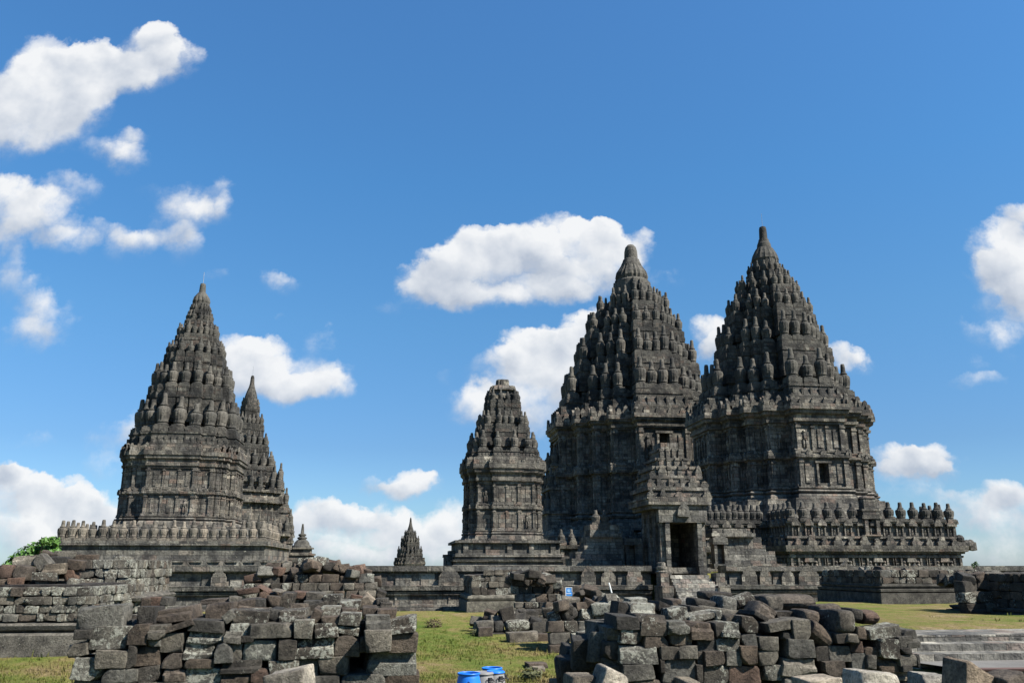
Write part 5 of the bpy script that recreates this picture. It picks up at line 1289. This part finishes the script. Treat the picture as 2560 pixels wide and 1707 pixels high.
# ------------------------------------------------------------------ barrels, sign, stick
def barrel(loc, D, H, body, ring_m, label, lid=False, handles=(), logo=False):
    root = empty("barrel", loc, label, "barrel", "plastic barrels on the lawn"); r = D / 2; x, y, z = loc
    m = MB(); prof = [(r * .80, 0), (r * .93, .03), (r * 1.0, .12 * H), (r * 1.03, .3 * H), (r * 1.03, .34 * H), (r * 1.06, .36 * H), (r * 1.03, .38 * H), (r * 1.02, .6 * H), (r * .98, .78 * H), (r * .90, .90 * H), (r * .86, .94 * H), (r * .86, .95 * H), (r * .89, .952 * H), (r * .89, .965 * H), (r * .85, .967 * H), (r * .85, H)]
    if not lid: prof += [(r * .82, H), (r * .81, .95 * H), (r * .80, .6 * H), (0.01, .58 * H)]
    m.lathe(prof, x, y, z, 40); m.build("body", body, root, smooth=False, uv=False)
    m = MB(); k = r * .87; tr = .022
    n = len(m.v); seg, sub = 40, 8
    for i in range(seg):
        a = 2 * math.pi * i / seg
        for j in range(sub):
            b = 2 * math.pi * j / sub; rr = k + tr * math.cos(b); m.v.append((x + rr * math.cos(a), y + rr * math.sin(a), z + H - .01 + tr * .9 * math.sin(b)))
    for i in range(seg):
        for j in range(sub):
            i2, j2 = (i + 1) % seg, (j + 1) % sub; m.f.append((n + i * sub + j, n + i2 * sub + j, n + i2 * sub + j2, n + i * sub + j2))
    m.build("rim", ring_m, root, smooth=True, uv=False)
    if lid:
        m = MB(); m.lathe([(r * .86, H - .05), (r * .86, H + .015), (r * .80, H + .03), (r * .70, H + .012), (.01, H + .012)], x, y, z, 40); m.build("lid", M_greyplastic if lid == 2 else M_blue, root, smooth=False, uv=False)
    for a in handles:
        m = MB(); cx, cy = x + math.cos(a) * r * .93, y + math.sin(a) * r * .93; tx, ty = -math.sin(a), math.cos(a); ox, oy = math.cos(a), math.sin(a); zh = z + H * .86
        m.tube([(cx + tx * .09, cy + ty * .09, zh), (cx + tx * .08 + ox * .07, cy + ty * .08 + oy * .07, zh - .03), (cx + ox * .09, cy + oy * .09, zh - .06), (cx - tx * .08 + ox * .07, cy - ty * .08 + oy * .07, zh - .03), (cx - tx * .09, cy - ty * .09, zh)], .018, 8)
        m.box(cx - .05, cx + .05, cy - .04, cy + .04, zh - .03, zh + .05, a); m.build("handle", M_black, root, uv=False)
    if logo:
        m = MB(); a = math.atan2(-y, -x) ; zl_ = z + H * .80; rr = r * 1.0
        m.prism([(-.07, zl_ - .05), (.07, zl_ - .05), (.045, zl_), (0, zl_ + .045), (-.045, zl_)], -.02, .02, a + math.pi / 2, x + math.cos(a) * rr * .985, y + math.sin(a) * rr * .985); m.build("emblem", simple("dark_blue_print", (.01, .05, .2), .5), root, uv=False)
def bloc(u, vtop, Y, H):
    p = at(u, vtop, Y); return (p[0], Y, p[2] - H)
barrel(bloc(1172, 1681, 21.0, .95), .56, .95, M_blue, M_blue, "open blue plastic barrel, nearest and leftmost of the four on the lawn", logo=True)
barrel(bloc(1208, 1681, 21.9, .95), .54, .95, M_greyplastic, M_greyplastic, "grey barrel with a grey lid just right of the open blue barrel", lid=2, handles=(-1.0,))
barrel(bloc(1238, 1678, 22.1, .92), .50, .92, M_greyplastic, M_blue, "grey barrel with a blue lid, rightmost of the four on the lawn", lid=1, handles=(-1.1, 0.0))
barrel(bloc(1230, 1668, 23.0, .95), .56, .95, M_blue, M_blue, "blue barrel standing behind the two grey barrels", handles=(3.0, -.25))

Y = 39.0; p = at(1422, 1478, Y); root = empty("sign_board", (p[0], Y, p[2] - .3), "small light blue sign board with white border stuck among the stones", "sign")
k = Y / ray(1422, 1478)[1] / F; w, h = 8.6 * k, 10.5 * k
m = MB(); m.box(p[0] - w, p[0] + w, Y, Y + .03, p[2] - h, p[2] + h); m.build("panel", M_signblue, root, uv=False)
m = MB()
for (a, b, c, d) in ((-1, 1, .88, 1), (-1, -.82, -1, .88), (.86, 1, -.1, .88), (-.7, .7, -.52, -.36)): m.box(p[0] + a * w, p[0] + b * w, Y - .012, Y - .001, p[2] + c * h, p[2] + d * h)
m.build("border", M_white, root, uv=False)
m = MB(); m.lathe([(w * .48, 0), (w * .48, .008), (w * .34, .008), (w * .34, 0)], 0, 0, 0, 20); m.v = [(p[0] + x, Y - .004 - z, p[2] + .25 * h + y) for x, y, z in m.v]; m.build("emblem", M_signlight, root, uv=False)
m = MB(); m.box(p[0] - .03, p[0] + .03, Y + .031, Y + .08, p[2] - h - .9, p[2] + h * .6); m.build("post", M_black, root, uv=False)
Y = 31.0; a = at(1523, 1456, Y); b = at(1529, 1474, Y); m = MB(); m.tube([(b[0], Y, b[2] - .1), (a[0], Y + .05, a[2])], .028, 8)
tag(m.build("white_stick", M_white, uv=False), "short white stick leaning on the dark stones below the gateway", "stick")

# ------------------------------------------------------------------ plants
def leaf_cloud(m, c, r, n, size, rnd):
    for q in range(n):
        d = Vector((rnd.gauss(0, 1), rnd.gauss(0, 1), rnd.gauss(0, 1))).normalized(); t = rnd.uniform(.45, 1.05)
        p = Vector(c) + Vector((d.x * r[0], d.y * r[1], d.z * r[2])) * t; up = (d + Vector((rnd.uniform(-.8, .8), rnd.uniform(-.8, .8), rnd.uniform(0, 1)))).normalized()
        a = up.orthogonal().normalized(); a.rotate(Matrix.Rotation(rnd.uniform(0, 6.28), 3, up)); b = up.cross(a); s_ = size * rnd.uniform(.6, 1.3)
        m.quad([p - a * s_, p + b * s_ * .42, p + a * s_, p - b * s_ * .42])
rnd = random.Random(9); Y = 58.0
root = empty("leafy_tree", (at(70, 1400, Y)[0], Y, -.3), "bright green leafy tree behind the ruin at the left edge", "tree")
k = Y / F * .98; p = at(80, 1420, Y)
m = MB(); base = Vector((p[0], Y, -3.0)); m.tube([base, base + Vector((.1, 0, 1.3)), base + Vector((-.1, 0, 2.6))], [.22, .17, .1], 8)
crown = MB()
for (u, v, r) in ((40, 1408, 22), (62, 1395, 24), (85, 1382, 24), (105, 1374, 22), (122, 1362, 20), (135, 1352, 12), (110, 1352, 8), (128, 1385, 26), (95, 1400, 26), (60, 1412, 24), (20, 1418, 14)):
    q = at(u, v, Y + rnd.uniform(-.8, .8)); m.tube([base + Vector((0, 0, 1.6)), (Vector(q) + base + Vector((0, 0, 2.2))) / 2, Vector(q)], [.08, .05, .02], 5)
    leaf_cloud(crown, q, (r * k * 1.1, r * k * 1.1, r * k), int(14 * r), .17, rnd)
m.build("trunk", M_bark, root, uv=False); crown.build("crown", M_leaf, root, uv=False)
Y = 50.0; p = at(2437, 1422, Y); root = empty("sapling", (p[0], Y, p[2] - .3), "tiny sapling sprouting above the wall end at right, against the sky", "sapling")
m = MB(); tp = at(2436, 1406, Y); m.tube([(p[0], Y, p[2] - 1.8), (p[0] + .03, Y, p[2]), tuple(tp)], [.035, .03, .015], 5)
for du, dv in ((-6, 4), (6, 5), (3, -2)): q = at(2437 + du, 1408 + dv, Y); m.tube([(p[0] + .02, Y, (p[2] + tp[2]) / 2), tuple(q)], .014, 4)
m.build("stem", M_bark, root, uv=False); m = MB()
for du, dv in ((0, 0), (-6, 3), (6, 4), (3, -3), (-3, 8)): leaf_cloud(m, at(2437 + du, 1408 + dv, Y), (.1, .1, .08), 22, .07, rnd)
m.build("crown", simple("sapling_leaf", (.05, .11, .03), .6, .4), root, uv=False)
# grass tufts and weeds over the visible lawns
m = MB(); rnd = random.Random(21)
def tuft(x, y, z, h, n):
    for q in range(n):
        a = rnd.uniform(0, 6.28); l = h * rnd.uniform(.5, 1.1); dx, dy = math.cos(a), math.sin(a); w = .012 + h * .04; b = rnd.uniform(.1, .6); ox, oy = rnd.uniform(-.12, .12), rnd.uniform(-.12, .12)
        m.v += [(x + ox - dy * w, y + oy + dx * w, z - .02), (x + ox + dy * w, y + oy - dx * w, z - .02), (x + ox + dx * l * b, y + oy + dy * l * b, z + l)]; k = len(m.v); m.f.append((k - 3, k - 2, k - 1))
for q in range(5200):
    v = 1535 + 190 * rnd.random() ** .7; u = rnd.uniform(960, 1500) if rnd.random() < .78 else (rnd.uniform(-20, 200) if rnd.random() < .45 else rnd.uniform(2150, 2580))
    d = ray(u, v); d = d / d[1]; Yq = 15.0
    for _ in range(12): 
        z = gz(d[0] * Yq, Yq); Yq = max(8, min(63, z / d[2])) if d[2] < -.005 else 63
    if Yq > 62: continue
    x = d[0] * Yq
    if x > xs0 - .6 and 18.3 < Yq < 28: continue
    tuft(x, Yq, gz(x, Yq), rnd.uniform(.03, .10) * min(1, Yq / 24) * (2.6 if rnd.random() < .04 else 1), 5)
tag(m.build("grass", M_grass, uv=False), "short tufts of dry green grass scattered over the lawns", "grass", kind='stuff')
for (u, v, Y, s_, lab) in ((1085, 1556, 45, .5, "low dry brown bush on the lawn left of the small stone heap"), (1328, 1655, 26.5, .38, "small green weed clump on the lawn near the right heap"), (1195, 1575, 40.5, .35, "scrubby weed at the left foot of the small heap on the lawn")):
    p = at(u, v, Y); mm = MB(); leaf_cloud(mm, (p[0], Y, gz(p[0], Y) + s_ * .4), (s_, s_ * .7, s_ * .5), 260, .07, rnd)
    tag(mm.build("weed_clump", simple("scrub", (.085, .09, .035) if 'brown' not in lab else (.10, .075, .035), .8, .5), uv=False), lab, "weed", "weeds on the lawn")
